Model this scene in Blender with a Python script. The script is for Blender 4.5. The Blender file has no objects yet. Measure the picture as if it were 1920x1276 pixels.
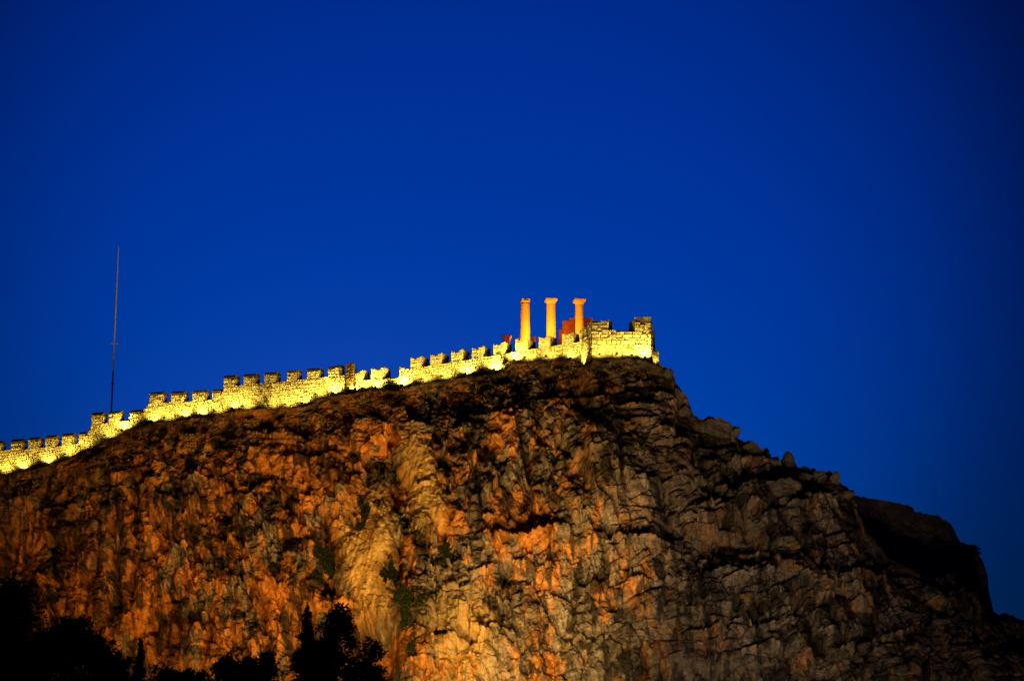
import bpy, math, random
import numpy as np
from mathutils import Vector, Matrix

random.seed(7)
RNG = np.random.default_rng(7)
scene = bpy.context.scene
col = scene.collection
R = math.radians

# ------------------------------------------------------------------ camera
FPX = 3850.0                      # focal length in photo pixels (1920 wide)
PITCH = R(12.8)
CAM_Z = 1.7
cam_d = bpy.data.cameras.new("camera")
cam_d.sensor_width = 36.0
cam_d.lens = 36.0 * FPX / 1920.0
cam_d.clip_start = 0.5
cam_d.clip_end = 9000.0
cam = bpy.data.objects.new("camera", cam_d)
col.objects.link(cam)
cam.location = (0, 0, CAM_Z)
cam.rotation_euler = (R(90) + PITCH, 0, 0)
scene.camera = cam

# ------------------------------------------------------------------ world: dusk sky
world = bpy.data.worlds.new("World")
scene.world = world
world.use_nodes = True
nt = world.node_tree
nt.nodes.clear()
w_out = nt.nodes.new("ShaderNodeOutputWorld")
w_bg = nt.nodes.new("ShaderNodeBackground")
w_sky = nt.nodes.new("ShaderNodeTexSky")
w_sky.sky_type = 'NISHITA'
w_sky.sun_disc = False
w_sky.sun_elevation = R(3.0)
w_sky.sun_rotation = R(-4)         # the last light is behind the hill, just left of the view's middle
w_sky.altitude = 0
w_sky.air_density = 1.0
w_sky.dust_density = 0.2
w_sky.ozone_density = 10.0
# corner vignette darkening put into the sky colour; it dims the unseen sky too
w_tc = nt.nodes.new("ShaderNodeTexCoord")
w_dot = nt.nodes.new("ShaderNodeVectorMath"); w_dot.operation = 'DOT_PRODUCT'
VIGNETTE_AZ, VIGNETTE_EL = R(-1.5), R(15.5)
w_dot.inputs[1].default_value = (math.sin(VIGNETTE_AZ) * math.cos(VIGNETTE_EL), math.cos(VIGNETTE_AZ) * math.cos(VIGNETTE_EL), math.sin(VIGNETTE_EL))
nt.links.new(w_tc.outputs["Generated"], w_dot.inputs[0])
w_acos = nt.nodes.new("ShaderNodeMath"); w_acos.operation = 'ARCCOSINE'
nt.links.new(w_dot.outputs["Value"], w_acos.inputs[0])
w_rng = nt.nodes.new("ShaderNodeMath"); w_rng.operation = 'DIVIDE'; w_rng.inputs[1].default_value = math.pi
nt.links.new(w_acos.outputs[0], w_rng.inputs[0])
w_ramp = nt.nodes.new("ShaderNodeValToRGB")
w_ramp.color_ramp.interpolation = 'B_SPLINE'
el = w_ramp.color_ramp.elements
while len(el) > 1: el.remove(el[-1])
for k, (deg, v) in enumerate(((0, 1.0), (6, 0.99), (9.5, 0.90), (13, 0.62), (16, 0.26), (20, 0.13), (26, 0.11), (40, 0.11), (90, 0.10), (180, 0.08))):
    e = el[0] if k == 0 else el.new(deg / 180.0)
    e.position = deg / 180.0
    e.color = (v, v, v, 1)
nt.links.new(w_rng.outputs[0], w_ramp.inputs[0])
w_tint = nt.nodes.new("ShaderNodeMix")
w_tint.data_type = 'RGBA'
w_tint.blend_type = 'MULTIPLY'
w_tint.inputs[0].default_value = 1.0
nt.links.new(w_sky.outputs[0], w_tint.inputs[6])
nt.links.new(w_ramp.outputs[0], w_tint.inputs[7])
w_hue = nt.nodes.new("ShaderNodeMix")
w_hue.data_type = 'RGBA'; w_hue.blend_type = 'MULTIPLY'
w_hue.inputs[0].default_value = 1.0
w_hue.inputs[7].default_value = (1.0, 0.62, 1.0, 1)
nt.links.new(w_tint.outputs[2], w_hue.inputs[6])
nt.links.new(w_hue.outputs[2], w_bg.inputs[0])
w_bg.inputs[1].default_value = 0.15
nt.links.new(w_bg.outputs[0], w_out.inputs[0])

scene.view_settings.view_transform = 'Standard'
scene.view_settings.look = 'None'
scene.view_settings.exposure = 0.0
scene.view_settings.gamma = 1.0
scene.view_settings.use_curve_mapping = False
scene.cycles.use_denoising = True
scene.cycles.max_bounces = 4
scene.cycles.sample_clamp_indirect = 4.0

SODIUM = (1.0, 0.54, 0.12)
PALE = (1.0, 0.70, 0.38)
GOLD = (1.0, 0.74, 0.09)
ORANGE = (1.0, 0.315, 0.01)
CLIFF_W = 52000.0                 # watts of each big floodlight at the cliff foot
WALL_W = 1000.0                    # watts of each small floodlight at the wall foot
TEMPLE_W = 7500.0

# ------------------------------------------------------------------ photo pixel -> world
CP, SP = math.cos(PITCH), math.sin(PITCH)
def ray(px, py):
    a = (px - 960.0) / FPX
    b = (638.0 - py) / FPX
    return np.array([a, CP - b * SP, SP + b * CP])
def at(px, py, Y):
    d = ray(px, py)
    p = d * (Y / d[1])
    p[2] += CAM_Z
    return p
def project(P):
    P = np.asarray(P, float)
    x = P[..., 0]; y = P[..., 1]; z = P[..., 2] - CAM_Z
    f = y * CP + z * SP
    u = -y * SP + z * CP
    return 960 + FPX * x / f, 638 - FPX * u / f

# ------------------------------------------------------------------ object helpers
def tag(o, label=None, cat=None, group=None, kind=None):
    if label: o["label"] = label
    if cat: o["category"] = cat
    if group: o["group"] = group
    if kind: o["kind"] = kind
    return o
def link(o, parent=None):
    col.objects.link(o)
    if parent is not None: o.parent = parent
    return o
def empty(name, loc, label, cat, group=None):
    o = bpy.data.objects.new(name, None)
    o.empty_display_size = 0.2
    o.location = [float(v) for v in loc]
    link(o)
    return tag(o, label, cat, group)
def mesh_obj(name, verts, faces, mat, parent=None, smooth=False, origin=None):
    me = bpy.data.meshes.new(name)
    v = np.asarray(verts, float)
    if origin is not None: v = v - np.asarray(origin, float)
    me.from_pydata([tuple(q) for q in v], [], [tuple(f) for f in faces])
    me.update()
    if smooth:
        me.polygons.foreach_set("use_smooth", [True] * len(me.polygons))
    me.materials.append(mat)
    return link(bpy.data.objects.new(name, me), parent)
def org(o):
    return np.array(o.location)

class MB:
    """collects shapes for one mesh"""
    def __init__(s): s.v = []; s.f = []
    def add(s, verts, faces):
        n = len(s.v)
        s.v += [tuple(map(float, q)) for q in verts]
        s.f += [tuple(i + n for i in f) for f in faces]
    def box(s, c, size, rot=None):
        sx, sy, sz = [q / 2 for q in size]
        vs = [Vector((x, y, z)) for x in (-sx, sx) for y in (-sy, sy) for z in (-sz, sz)]
        if rot is not None: vs = [rot @ q for q in vs]
        s.add([q + Vector(c) for q in vs],
              [(0, 1, 3, 2), (4, 6, 7, 5), (0, 4, 5, 1), (2, 3, 7, 6), (0, 2, 6, 4), (1, 5, 7, 3)])
    def prism(s, poly2, P0, u, n, thick, z_up=(0, 0, 1)):
        """poly2 in (s, z) on the plane P0 + s*u (z absolute); extruded back by thick"""
        k = len(poly2)
        f = [np.array([P0[0] + u[0] * a, P0[1] + u[1] * a, b]) for a, b in poly2]
        b_ = [q - np.array([n[0], n[1], 0]) * thick for q in f]
        s.add(f + b_, [tuple(range(k)), tuple(range(2 * k - 1, k - 1, -1))] +
              [(i, i + k, (i + 1) % k + k, (i + 1) % k) for i in range(k)])
    def tube(s, p0, p1, r0, r1, seg=8, cap=True):
        p0 = Vector(p0); p1 = Vector(p1)
        d = (p1 - p0).normalized()
        a = d.orthogonal().normalized(); b = d.cross(a)
        vs = []
        for p, r in ((p0, r0), (p1, r1)):
            for i in range(seg):
                t = 2 * math.pi * i / seg
                vs.append(p + a * (r * math.cos(t)) + b * (r * math.sin(t)))
        fs = [(i, (i + 1) % seg, (i + 1) % seg + seg, i + seg) for i in range(seg)]
        if cap: fs += [tuple(range(seg - 1, -1, -1)), tuple(range(seg, 2 * seg))]
        s.add(vs, fs)
    def build(s, name, mat, parent=None, smooth=False, origin=None):
        return mesh_obj(name, s.v, s.f, mat, parent, smooth, origin)

# ------------------------------------------------------------------ numpy noise
_perm = np.random.default_rng(3).permutation(256).astype(np.int32)
_perm = np.concatenate([_perm, _perm, _perm])
_grad = np.random.default_rng(5).normal(size=(256, 3)); _grad /= np.linalg.norm(_grad, axis=1)[:, None]
_grad = _grad.astype(np.float32)
def perlin(x, y, z):
    x = np.asarray(x, np.float32); y = np.asarray(y, np.float32); z = np.asarray(z, np.float32)
    xi = np.floor(x).astype(np.int32); yi = np.floor(y).astype(np.int32); zi = np.floor(z).astype(np.int32)
    xf = x - xi; yf = y - yi; zf = z - zi
    xi &= 255; yi &= 255; zi &= 255
    u = xf * xf * xf * (xf * (xf * 6 - 15) + 10)
    v = yf * yf * yf * (yf * (yf * 6 - 15) + 10)
    w = zf * zf * zf * (zf * (zf * 6 - 15) + 10)
    def g(i, j, k):
        h = _perm[_perm[_perm[(xi + i) & 255] + ((yi + j) & 255)] + ((zi + k) & 255)]
        G = _grad[h]
        return G[..., 0] * (xf - i) + G[..., 1] * (yf - j) + G[..., 2] * (zf - k)
    x00 = g(0, 0, 0) * (1 - u) + g(1, 0, 0) * u
    x10 = g(0, 1, 0) * (1 - u) + g(1, 1, 0) * u
    x01 = g(0, 0, 1) * (1 - u) + g(1, 0, 1) * u
    x11 = g(0, 1, 1) * (1 - u) + g(1, 1, 1) * u
    return (x00 * (1 - v) + x10 * v) * (1 - w) + (x01 * (1 - v) + x11 * v) * w
def fbm(x, y, z, octv=4, gain=0.5, ridged=False):
    s = 0; a = 1.0; f = 1.0
    for i in range(octv):
        n = perlin(x * f + 17 * i, y * f + 31 * i, z * f + 7 * i)
        if ridged: n = 0.5 - np.abs(n) * 1.6
        s = s + a * n; a *= gain; f *= 2.03
    return s
def voronoi(a, b, seed=0):
    """2-D cells: F1, F2, three random numbers of the cell, offset to its centre"""
    a = np.asarray(a, np.float32); b = np.asarray(b, np.float32)
    ai = np.floor(a).astype(np.int32); bi = np.floor(b).astype(np.int32)
    tab = np.random.default_rng(100 + seed).random((65536, 5)).astype(np.float32)
    F1 = np.full(a.shape, 9e9, np.float32); F2 = F1.copy()
    best = np.zeros(a.shape, np.int32); da = np.zeros_like(a); db = np.zeros_like(a)
    for i in (-1, 0, 1):
        for j in (-1, 0, 1):
            ca = ai + i; cb = bi + j
            h = ((ca * 7919 + cb * 104729 + seed * 31) ^ (ca * cb * 13)) & 65535
            dx = a - (ca + tab[h, 0]); dy = b - (cb + tab[h, 1])
            d = dx * dx + dy * dy
            m = d < F1
            F2 = np.where(m, F1, np.minimum(F2, d))
            F1 = np.where(m, d, F1)
            best = np.where(m, h, best); da = np.where(m, dx, da); db = np.where(m, dy, db)
    t = tab[best]
    return np.sqrt(F1), np.sqrt(F2), t[..., 2], t[..., 3], t[..., 4], da, db
def bricks(u, v, th, ln, seed):
    """beds of uneven blocks: three random numbers, position in the block, distance to its edge (metres)"""
    tab = np.random.default_rng(300 + seed).random((65536, 4)).astype(np.float32)
    vv = v / th; vv = vv + 0.40 * perlin(vv * 0.8, 0 * vv + seed, 0 * vv)
    row = np.floor(vv).astype(np.int32); fv = vv - row
    hr = tab[(row * 7919 + seed) & 65535]
    uu = u / ln * (0.65 + 0.7 * hr[..., 0]) + hr[..., 1] * 17.0
    uu = uu + 0.35 * perlin(uu * 0.9, row * 3.7, 0 * uu)
    c = np.floor(uu).astype(np.int32); fu = uu - c
    t = tab[((row * 104729) ^ (c * 7919 + seed * 17)) & 65535]
    e = np.minimum(np.minimum(fu, 1 - fu) * ln, np.minimum(fv, 1 - fv) * th)
    return t[..., 0], t[..., 1], t[..., 2], fu - 0.5, fv - 0.5, e
def sstep(a, b, x):
    t = np.clip((x - a) / (b - a), 0, 1)
    return t * t * (3 - 2 * t)

# ------------------------------------------------------------------ materials
def new_mat(name):
    m = bpy.data.materials.new(name); m.use_nodes = True
    n = m.node_tree.nodes; n.clear()
    out = n.new("ShaderNodeOutputMaterial"); b = n.new("ShaderNodeBsdfPrincipled")
    b.inputs["Roughness"].default_value = 0.9
    b.inputs["Specular IOR Level"].default_value = 0.15
    m.node_tree.links.new(b.outputs[0], out.inputs[0])
    return m, m.node_tree, b
def n_coord(t, scale=(1, 1, 1), rot=(0, 0, 0)):
    c = t.nodes.new("ShaderNodeTexCoord"); m = t.nodes.new("ShaderNodeMapping")
    m.inputs["Scale"].default_value = scale; m.inputs["Rotation"].default_value = rot
    t.links.new(c.outputs["Object"], m.inputs[0])
    return m.outputs[0]
def n_noise(t, vec, scale, detail=4, rough=0.55, dist=0.0):
    n = t.nodes.new("ShaderNodeTexNoise")
    n.inputs["Scale"].default_value = scale; n.inputs["Detail"].default_value = detail
    n.inputs["Roughness"].default_value = rough; n.inputs["Distortion"].default_value = dist
    t.links.new(vec, n.inputs["Vector"])
    return n.outputs[0]
def n_ramp(t, fac, stops):
    r = t.nodes.new("ShaderNodeValToRGB")
    e = r.color_ramp.elements
    while len(e) > 1: e.remove(e[-1])
    e[0].position, c = stops[0]; e[0].color = (*c, 1)
    for p, c in stops[1:]:
        k = e.new(p); k.color = (*c, 1)
    t.links.new(fac, r.inputs[0])
    return r.outputs[0]
def n_mix(t, fac, a, b, mode='MIX'):
    m = t.nodes.new("ShaderNodeMix"); m.data_type = 'RGBA'; m.blend_type = mode
    for sock, v in ((m.inputs[0], fac), (m.inputs[6], a), (m.inputs[7], b)):
        if isinstance(v, (int, float)): sock.default_value = v
        elif isinstance(v, tuple): sock.default_value = (*v, 1)
        else: t.links.new(v, sock)
    return m.outputs[2]
def n_attr(t, name):
    a = t.nodes.new("ShaderNodeAttribute"); a.attribute_name = name
    return a.outputs["Fac"]
def n_bump(t, b, h, strength, dist):
    k = t.nodes.new("ShaderNodeBump"); k.inputs["Strength"].default_value = strength
    k.inputs["Distance"].default_value = dist
    t.links.new(h, k.inputs["Height"]); t.links.new(k.outputs[0], b.inputs["Normal"])

def g(v): return (v, v, v)
def cliff_material():
    m, t, b = new_mat("limestone_cliff")
    o = n_coord(t)
    pass
    mid = n_noise(t, o, 0.6, 6, 0.65, 0.2)
    fine = n_noise(t, o, 1.6, 8, 0.75)
    streak = n_noise(t, n_coord(t, (1.0, 1.0, 0.22)), 0.85, 6, 0.65, 0.3)
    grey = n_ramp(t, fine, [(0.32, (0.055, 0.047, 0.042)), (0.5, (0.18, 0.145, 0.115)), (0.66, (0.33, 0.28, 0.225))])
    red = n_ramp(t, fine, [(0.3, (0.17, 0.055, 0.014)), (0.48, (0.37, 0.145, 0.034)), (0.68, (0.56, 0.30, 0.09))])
    def edge(attr, nz, amt=0.5):
        # the mask of the mesh, broken up finely
        k = t.nodes.new("ShaderNodeMath"); k.operation = 'MULTIPLY_ADD'
        t.links.new(nz, k.inputs[0]); k.inputs[1].default_value = amt; t.links.new(n_attr(t, attr), k.inputs[2])
        return n_ramp(t, k.outputs[0], [(0.14 + amt * .5, g(0)), (0.86 + amt * .5, g(1))])
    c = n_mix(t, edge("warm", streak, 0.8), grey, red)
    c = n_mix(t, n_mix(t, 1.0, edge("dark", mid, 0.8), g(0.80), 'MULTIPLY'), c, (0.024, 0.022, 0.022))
    tone = n_attr(t, "tone")
    c = n_mix(t, 1.0, c, n_ramp(t, tone, [(0.0, g(0.35)), (0.5, g(0.95)), (1.0, g(1.7))]), 'MULTIPLY')
    pale = n_ramp(t, n_noise(t, n_coord(t, (1.6, 1.6, 0.16)), 0.9, 5, 0.6, 0.3),
                  [(0.3, (0.38, 0.21, 0.06)), (0.55, (0.66, 0.46, 0.17)), (0.8, (0.74, 0.58, 0.27))])
    c = n_mix(t, n_attr(t, "flow"), c, pale)
    soil = n_ramp(t, n_noise(t, o, 0.9, 6, 0.7), [(0.35, (0.04, 0.032, 0.018)), (0.52, (0.17, 0.105, 0.048)), (0.72, (0.38, 0.2, 0.08))])
    c = n_mix(t, n_attr(t, "soil"), c, soil)
    t.links.new(c, b.inputs["Base Color"])
    h = n_noise(t, o, 2.6, 6, 0.7)
    n_bump(t, b, h, 0.8, 0.16)
    return m
def stone_material(name, lo, mid, hi, scale=2.2, island=True):
    m, t, b = new_mat(name)
    o = n_coord(t)
    a = n_noise(t, o, scale, 5, 0.65)
    c = n_ramp(t, a, [(0.28, lo), (0.5, mid), (0.74, hi)])
    if island:
        gm = t.nodes.new("ShaderNodeNewGeometry")
        oi = t.nodes.new("ShaderNodeObjectInfo")
        r = t.nodes.new("ShaderNodeMath"); r.operation = 'ADD'
        t.links.new(gm.outputs["Random Per Island"], r.inputs[0]); t.links.new(oi.outputs["Random"], r.inputs[1])
        fr = t.nodes.new("ShaderNodeMath"); fr.operation = 'FRACT'; t.links.new(r.outputs[0], fr.inputs[0])
        c = n_mix(t, 1.0, c, n_ramp(t, fr.outputs[0], [(0, (0.55, 0.50, 0.42)), (0.3, (0.95, 0.92, 0.86)), (1, (1.15, 1.12, 1.05))]), 'MULTIPLY')
    t.links.new(c, b.inputs["Base Color"])
    n_bump(t, b, n_noise(t, o, scale * 3, 6, 0.7), 0.6, 0.08)
    return m
def plain(name, colr, rough=0.8, metal=0.0, emis=None):
    m, t, b = new_mat(name)
    b.inputs["Roughness"].default_value = rough; b.inputs["Metallic"].default_value = metal
    a = n_noise(t, n_coord(t), 3.0, 4)
    t.links.new(n_ramp(t, a, [(0.3, tuple(q * 0.75 for q in colr)), (0.7, tuple(min(1, q * 1.2) for q in colr))]), b.inputs["Base Color"])
    if emis:
        b.inputs["Emission Color"].default_value = (*emis[0], 1); b.inputs["Emission Strength"].default_value = emis[1]
    return m
def leaf_material(name, dark, light):
    m, t, b = new_mat(name)
    gm = t.nodes.new("ShaderNodeNewGeometry")
    t.links.new(n_ramp(t, gm.outputs["Random Per Island"], [(0, dark), (0.7, light), (1, tuple(q * 1.3 for q in light))]), b.inputs["Base Color"])
    return m

M_CLIFF = cliff_material()
M_STONE = stone_material("wall_stone", (0.24, 0.20, 0.14), (0.42, 0.37, 0.28), (0.54, 0.50, 0.41))
M_MORTAR = stone_material("wall_mortar", (0.05, 0.042, 0.03), (0.09, 0.075, 0.05), (0.14, 0.12, 0.085), 3.0, False)  # shade of the recessed joints put into the mortar colour
M_PLASTER = stone_material("weathered_plaster", (0.26, 0.21, 0.14), (0.42, 0.36, 0.26), (0.52, 0.47, 0.36), 1.6, False)
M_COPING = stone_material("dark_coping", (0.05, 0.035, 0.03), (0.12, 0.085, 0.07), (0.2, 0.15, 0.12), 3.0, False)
M_TEMPLE = stone_material("temple_limestone", (0.36, 0.28, 0.2), (0.45, 0.37, 0.28), (0.52, 0.44, 0.34), 1.5, False)
M_RED = stone_material("red_sandstone", (0.12, 0.036, 0.018), (0.18, 0.055, 0.027), (0.23, 0.08, 0.04), 1.0, False)
M_BOULDER = stone_material("boulder_limestone", (0.07, 0.06, 0.052), (0.17, 0.145, 0.12), (0.30, 0.25, 0.2), 0.9, False)
M_PIER = stone_material("shaded_pier_stone", (0.06, 0.04, 0.025), (0.13, 0.09, 0.055), (0.21, 0.155, 0.10), 2.2)  # shade on the wall end put into a darker stone colour
M_BRONZE = plain("painted_mast_steel", (0.52, 0.62, 0.80), 0.5, 0.0)
M_BRASS = plain("mast_fitting", (0.6, 0.42, 0.2), 0.5, 0.3)
M_LAMP = plain("lamp_housing", (0.05, 0.05, 0.05), 0.5, 0.5)
M_GLOW = plain("lamp_glass", (0.8, 0.7, 0.5), 0.3, 0.0, ((1.0, 0.85, 0.4), 8.0))
M_GLOW2 = plain("sodium_lamp_glass", (0.8, 0.6, 0.4), 0.3, 0.0, (SODIUM, 8.0))
M_BARK = plain("bark", (0.07, 0.05, 0.035), 0.9)
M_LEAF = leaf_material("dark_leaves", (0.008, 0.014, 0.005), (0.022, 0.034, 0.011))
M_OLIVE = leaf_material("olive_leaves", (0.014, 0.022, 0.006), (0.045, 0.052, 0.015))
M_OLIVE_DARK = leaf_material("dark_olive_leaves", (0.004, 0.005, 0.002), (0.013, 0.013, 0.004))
M_GREEN = leaf_material("bright_green_leaves", (0.02, 0.09, 0.02), (0.05, 0.20, 0.04))
M_DRY = leaf_material("dry_leaves", (0.16, 0.09, 0.03), (0.42, 0.25, 0.09))
M_GRASS = leaf_material("dry_grass", (0.07, 0.05, 0.015), (0.26, 0.17, 0.06))
M_GROUND = stone_material("dry_ground", (0.05, 0.04, 0.03), (0.09, 0.075, 0.05), (0.14, 0.11, 0.08), 0.2, False)

# ------------------------------------------------------------------ ground
def gz(Y):
    return 8.5 * float(sstep(60, 205, Y))
xs = np.concatenate([np.linspace(-4000, -300, 12), np.linspace(-280, 280, 40), np.linspace(300, 4000, 12)])
ys = np.concatenate([np.linspace(-3000, -100, 8), np.linspace(-80, 330, 70), np.linspace(360, 6000, 14)])
GX, GY = np.meshgrid(xs, ys)
near = np.exp(-(GX / 260) ** 2 - ((GY - 150) / 260) ** 2)
GZ = 8.5 * sstep(60, 205, GY) + near * 0.9 * fbm(GX * 0.06, GY * 0.06, 0 * GX, 3)
nx, ny = len(xs), len(ys)
gf = [(j * nx + i, j * nx + i + 1, (j + 1) * nx + i + 1, (j + 1) * nx + i) for j in range(ny - 1) for i in range(nx - 1)]
o = mesh_obj("ground", np.stack([GX, GY, GZ], -1).reshape(-1, 3), gf, M_GROUND, smooth=True)
tag(o, kind="structure")

# ------------------------------------------------------------------ the cliff
EDGE = np.array([(-700, 1010), (-300, 940), (-40, 895), (0, 890), (60, 881), (102, 870), (126, 861), (145, 848), (172, 838), (200, 826),
    (225, 813), (245, 806), (275, 797), (305, 791), (340, 787), (400, 780), (420, 773), (450, 769), (480, 767), (520, 766),
    (560, 763), (584, 759), (592, 747), (655, 738), (690, 732), (730, 731), (745, 733), (755, 728), (800, 718), (870, 707),
    (925, 701), (950, 692), (958, 682), (990, 678), (1050, 674), (1075, 677), (1085, 689), (1095, 688), (1106, 683), (1112, 673),
    (1140, 671), (1200, 673), (1222, 680), (1240, 687), (1250, 690), (1262, 703), (1268, 722), (1290, 752), (1302, 781), (1322, 783), (1350, 781),
    (1365, 791), (1381, 802), (1385, 816), (1400, 827), (1420, 829), (1425, 840), (1440, 846), (1445, 858), (1465, 862),
    (1490, 868), (1510, 874), (1520, 882), (1540, 884), (1552, 886), (1565, 888), (1572, 902), (1590, 914), (1600, 930), (1612, 960),
    (1625, 1000), (1660, 1040), (1700, 1066), (1740, 1074), (1800, 1080), (1830, 1102), (1850, 1150), (1870, 1172), (1890, 1162),
    (1920, 1170), (2000, 1200), (2300, 1290), (2700, 1330)], float)
WALL_Y = np.array([(-700, 312), (-300, 299), (0, 290), (420, 278), (660, 270), (1087, 256.5), (1109, 249.5), (1222, 249.5)], float)
YTOP = np.array([(-700, 309.6), (-300, 296.6), (0, 287.6), (420, 275.6), (660, 267.6), (1080, 254.1), (1112, 247.0), (1240, 247.4),
                 (1450, 252), (1600, 256), (1750, 258), (1850, 262), (1920, 268), (2300, 285), (2700, 300)], float)
YBOT = np.array([(-700, 300), (-300, 290), (0, 279), (300, 268), (600, 252), (680, 251), (780, 243), (950, 237), (1200, 231), (1500, 228),
                 (1750, 233), (1920, 242), (2300, 262), (2700, 285)], float)

def build_cliff():
    cx = np.concatenate([np.linspace(-700, -30, 60, endpoint=False), np.linspace(-30, 1950, 1270), np.linspace(1953, 2700, 60)])
    tv = np.concatenate([np.linspace(0, 0.08, 60, endpoint=False), np.linspace(0.08, 1.02, 440, endpoint=False), np.linspace(1.02, 1.7, 45)])
    PX, T = np.meshgrid(cx, tv)
    py0 = np.interp(PX, EDGE[:, 0], EDGE[:, 1])
    def cells(w, seed):
        q = PX[0] / w + 0.35 * np.sin(PX[0] / w * 1.7 + seed); i = np.floor(q).astype(int); f = q - i
        rr = np.random.default_rng(seed).random((4096, 2))
        return (rr[i & 4095, 0] - 0.5) + (rr[i & 4095, 1] - 0.5) * 0.9 * (f - 0.5)
    jag = (12 * cells(26, 1) + 8 * cells(11, 2) + 3.0 * cells(4, 3)) * sstep(1238, 1275, PX[0])
    jag = jag + (2.0 * cells(9, 4) + 1.4 * cells(4, 5)) * (1 - sstep(1236, 1240, PX[0]))
    py0 = py0 + jag[None, :]
    yt = np.interp(PX, YTOP[:, 0], YTOP[:, 1]); yb = np.interp(PX, YBOT[:, 0], YBOT[:, 1])
    bot = np.maximum(1276, py0 + 90)
    PY = py0 + (bot - py0) * T
    gprof = 0.12 * sstep(0, 0.2, T) + 0.88 * T
    Y = yt + (yb - yt) * gprof
    a = (PX - 960) / FPX; b = (638 - PY) / FPX
    dy = CP - b * SP
    X = a * Y / dy; Z = (SP + b * CP) * Y / dy + CAM_Z
    # ---- relief, in metres
    right = sstep(960, 1300, PX)
    wx = X + 0.5 * perlin(X * 0.12, Y * 0.12, Z * 0.12) + 0.05 * perlin(X * 1.9, Y * 1.9, Z * 1.9 + 9)
    wz = Z + 0.5 * perlin(X * 0.12 + 50, Y * 0.12, Z * 0.12) + 0.05 * perlin(X * 1.9 + 40, Y * 1.9, Z * 1.9)
    out = np.zeros_like(X)
    out += 3.6 * fbm(X * 0.055, Y * 0.03, Z * 0.028, 2)                      # buttresses
    out += (1 - 0.7 * right) * 0.8 * fbm(X * 0.22, Y * 0.1, Z * 0.07, 2, 0.5, True)   # ribs and gullies
    dip = wz - 0.22 * wx                                                       # tilted beds
    tone = np.zeros_like(X)
    # big fractured blocks
    def blocks(sx, sz, amp, tilt, seed, crack, wgt, use_dip):
        zz = dip if use_dip else wz + 0.35 * wx
        F1, F2, r1, r2, r3, da, db = voronoi(wx / sx, zz / sz, seed)
        e = np.clip((F2 - F1) / 0.09, 0, 1)
        d = amp * (r1 - 0.5) + tilt * ((r2 - 0.5) * da * sx + (r3 - 0.53) * 1.2 * db * sz)
        d = d - crack * (1 - e) ** 2
        return wgt * d, wgt * (r3 - 0.5)
    L = 1 - right
    cellc = np.zeros_like(X)
    for args in ((4.6, 6.5, 1.5, 0.6, 1, 0.45, 0.8 * L + 0.5 * right, False), (1.7, 2.6, 0.65, 0.75, 2, 0.25, 0.7 * L + 0.25, False), (0.7, 0.9, 0.28, 0.7, 3, 0.10, 0.7 * L + 0.3, False)):
        d, tn = blocks(*args)
        out += d; tone += tn * 0.45
        cellc += tn * (0.9 if args[0] < 2 else 0.4)
    # jointed beds: leaning pillars on the left, dipping courses on the right
    def beds(u, v, th, ln, amp, tilt, seed, crack, wgt, cw):
        nonlocal out, tone, cellc
        r1, r2, r3, fu, fv, e = bricks(u, v, th, ln, seed)
        d = amp * (r1 - 0.5) + tilt * ((r2 - 0.5) * fu * ln + (r3 - 0.52) * 1.25 * fv * th) - crack * (1 - np.clip(e / cw, 0, 1)) ** 2
        out += wgt * d; tone += wgt * (r3 - 0.5) * 0.5; cellc += wgt * (r2 - 0.5) * 0.8
    # every large block has its own lean and its own bed positions
    _, _, q1, q2, q3, qa, qb = voronoi(wx / 6.0, (wz + 0.3 * wx) / 7.5, 21)
    turn = (q2 - 0.5) * (0.75 - 0.2 * right)
    lx = qa * 6.0; lz = qb * 7.5
    pv = wx + 0.28 * wz + turn * lz + q3 * 9.0; pu = wz - 0.2 * wx - turn * lx + q1 * 11.0
    mixn = 0.6 + 0.8 * perlin(X * 0.05 + 9, Y * 0.05, Z * 0.05)
    beds(pu, pv, 3.6, 10.0, 2.1, 0.6, 11, 0.6, L * np.clip(mixn, 0.2, 1.2), 0.30)
    beds(pu, pv, 1.25, 3.6, 0.75, 0.7, 12, 0.3, L * np.clip(mixn, 0.2, 1.2), 0.18)
    rubble = np.clip(0.5 + 2.2 * perlin(X * 0.09 + 40, Y * 0.09, Z * 0.09), 0.05, 1.3)
    beds(pu, pv, 0.5, 1.4, 0.32, 0.7, 13, 0.12, L * rubble, 0.10)
    du = wx + 0.2 * wz - turn * lz + q1 * 7.0; dip = dip + turn * lx + q3 * 8.0
    massive = np.clip(0.75 + 1.6 * perlin(X * 0.07 + 3, Y * 0.07, Z * 0.09), 0.2, 1.3)
    beds(du, dip, 4.2, 6.5, 2.3, 0.6, 14, 0.7, right, 0.35)
    beds(du, dip, 1.3, 2.3, 0.9, 0.6, 15, 0.3, right * massive, 0.18)
    beds(du, dip, 0.42, 1.1, 0.32, 0.6, 16, 0.12, (0.3 + 0.7 * right) * rubble, 0.09)
    # long open fissures running diagonally and upright
    for fa, fb, fw, fd, sd in ((0.85, 0.5, 0.05, 1.1, 3), (1.0, -0.35, 0.05, 1.0, 11), (1.0, 0.05, 0.06, 1.2, 23)):
        pn = perlin((fa * X + fb * Z) * 0.11 + sd, 0 * X + sd, (fb * X - fa * Z) * 0.022)
        gate = sstep(-0.1, 0.2, perlin(X * 0.05 + sd, Y * 0.05, Z * 0.05 + sd))
        out -= fd * gate * np.exp(-(pn / fw) ** 2)
    # bedding ledges, stronger to the right
    bed = (wz - 0.22 * wx) / 1.7 + 0.7 * fbm(X * 0.08, Y * 0.08, Z * 0.08, 2)
    fr = bed - np.floor(bed)
    out += (0.15 + 0.55 * right) * (fr - 0.5) * (0.5 + fbm(X * 0.12 + 5, Y * 0.1, Z * 0.2, 2))
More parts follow.
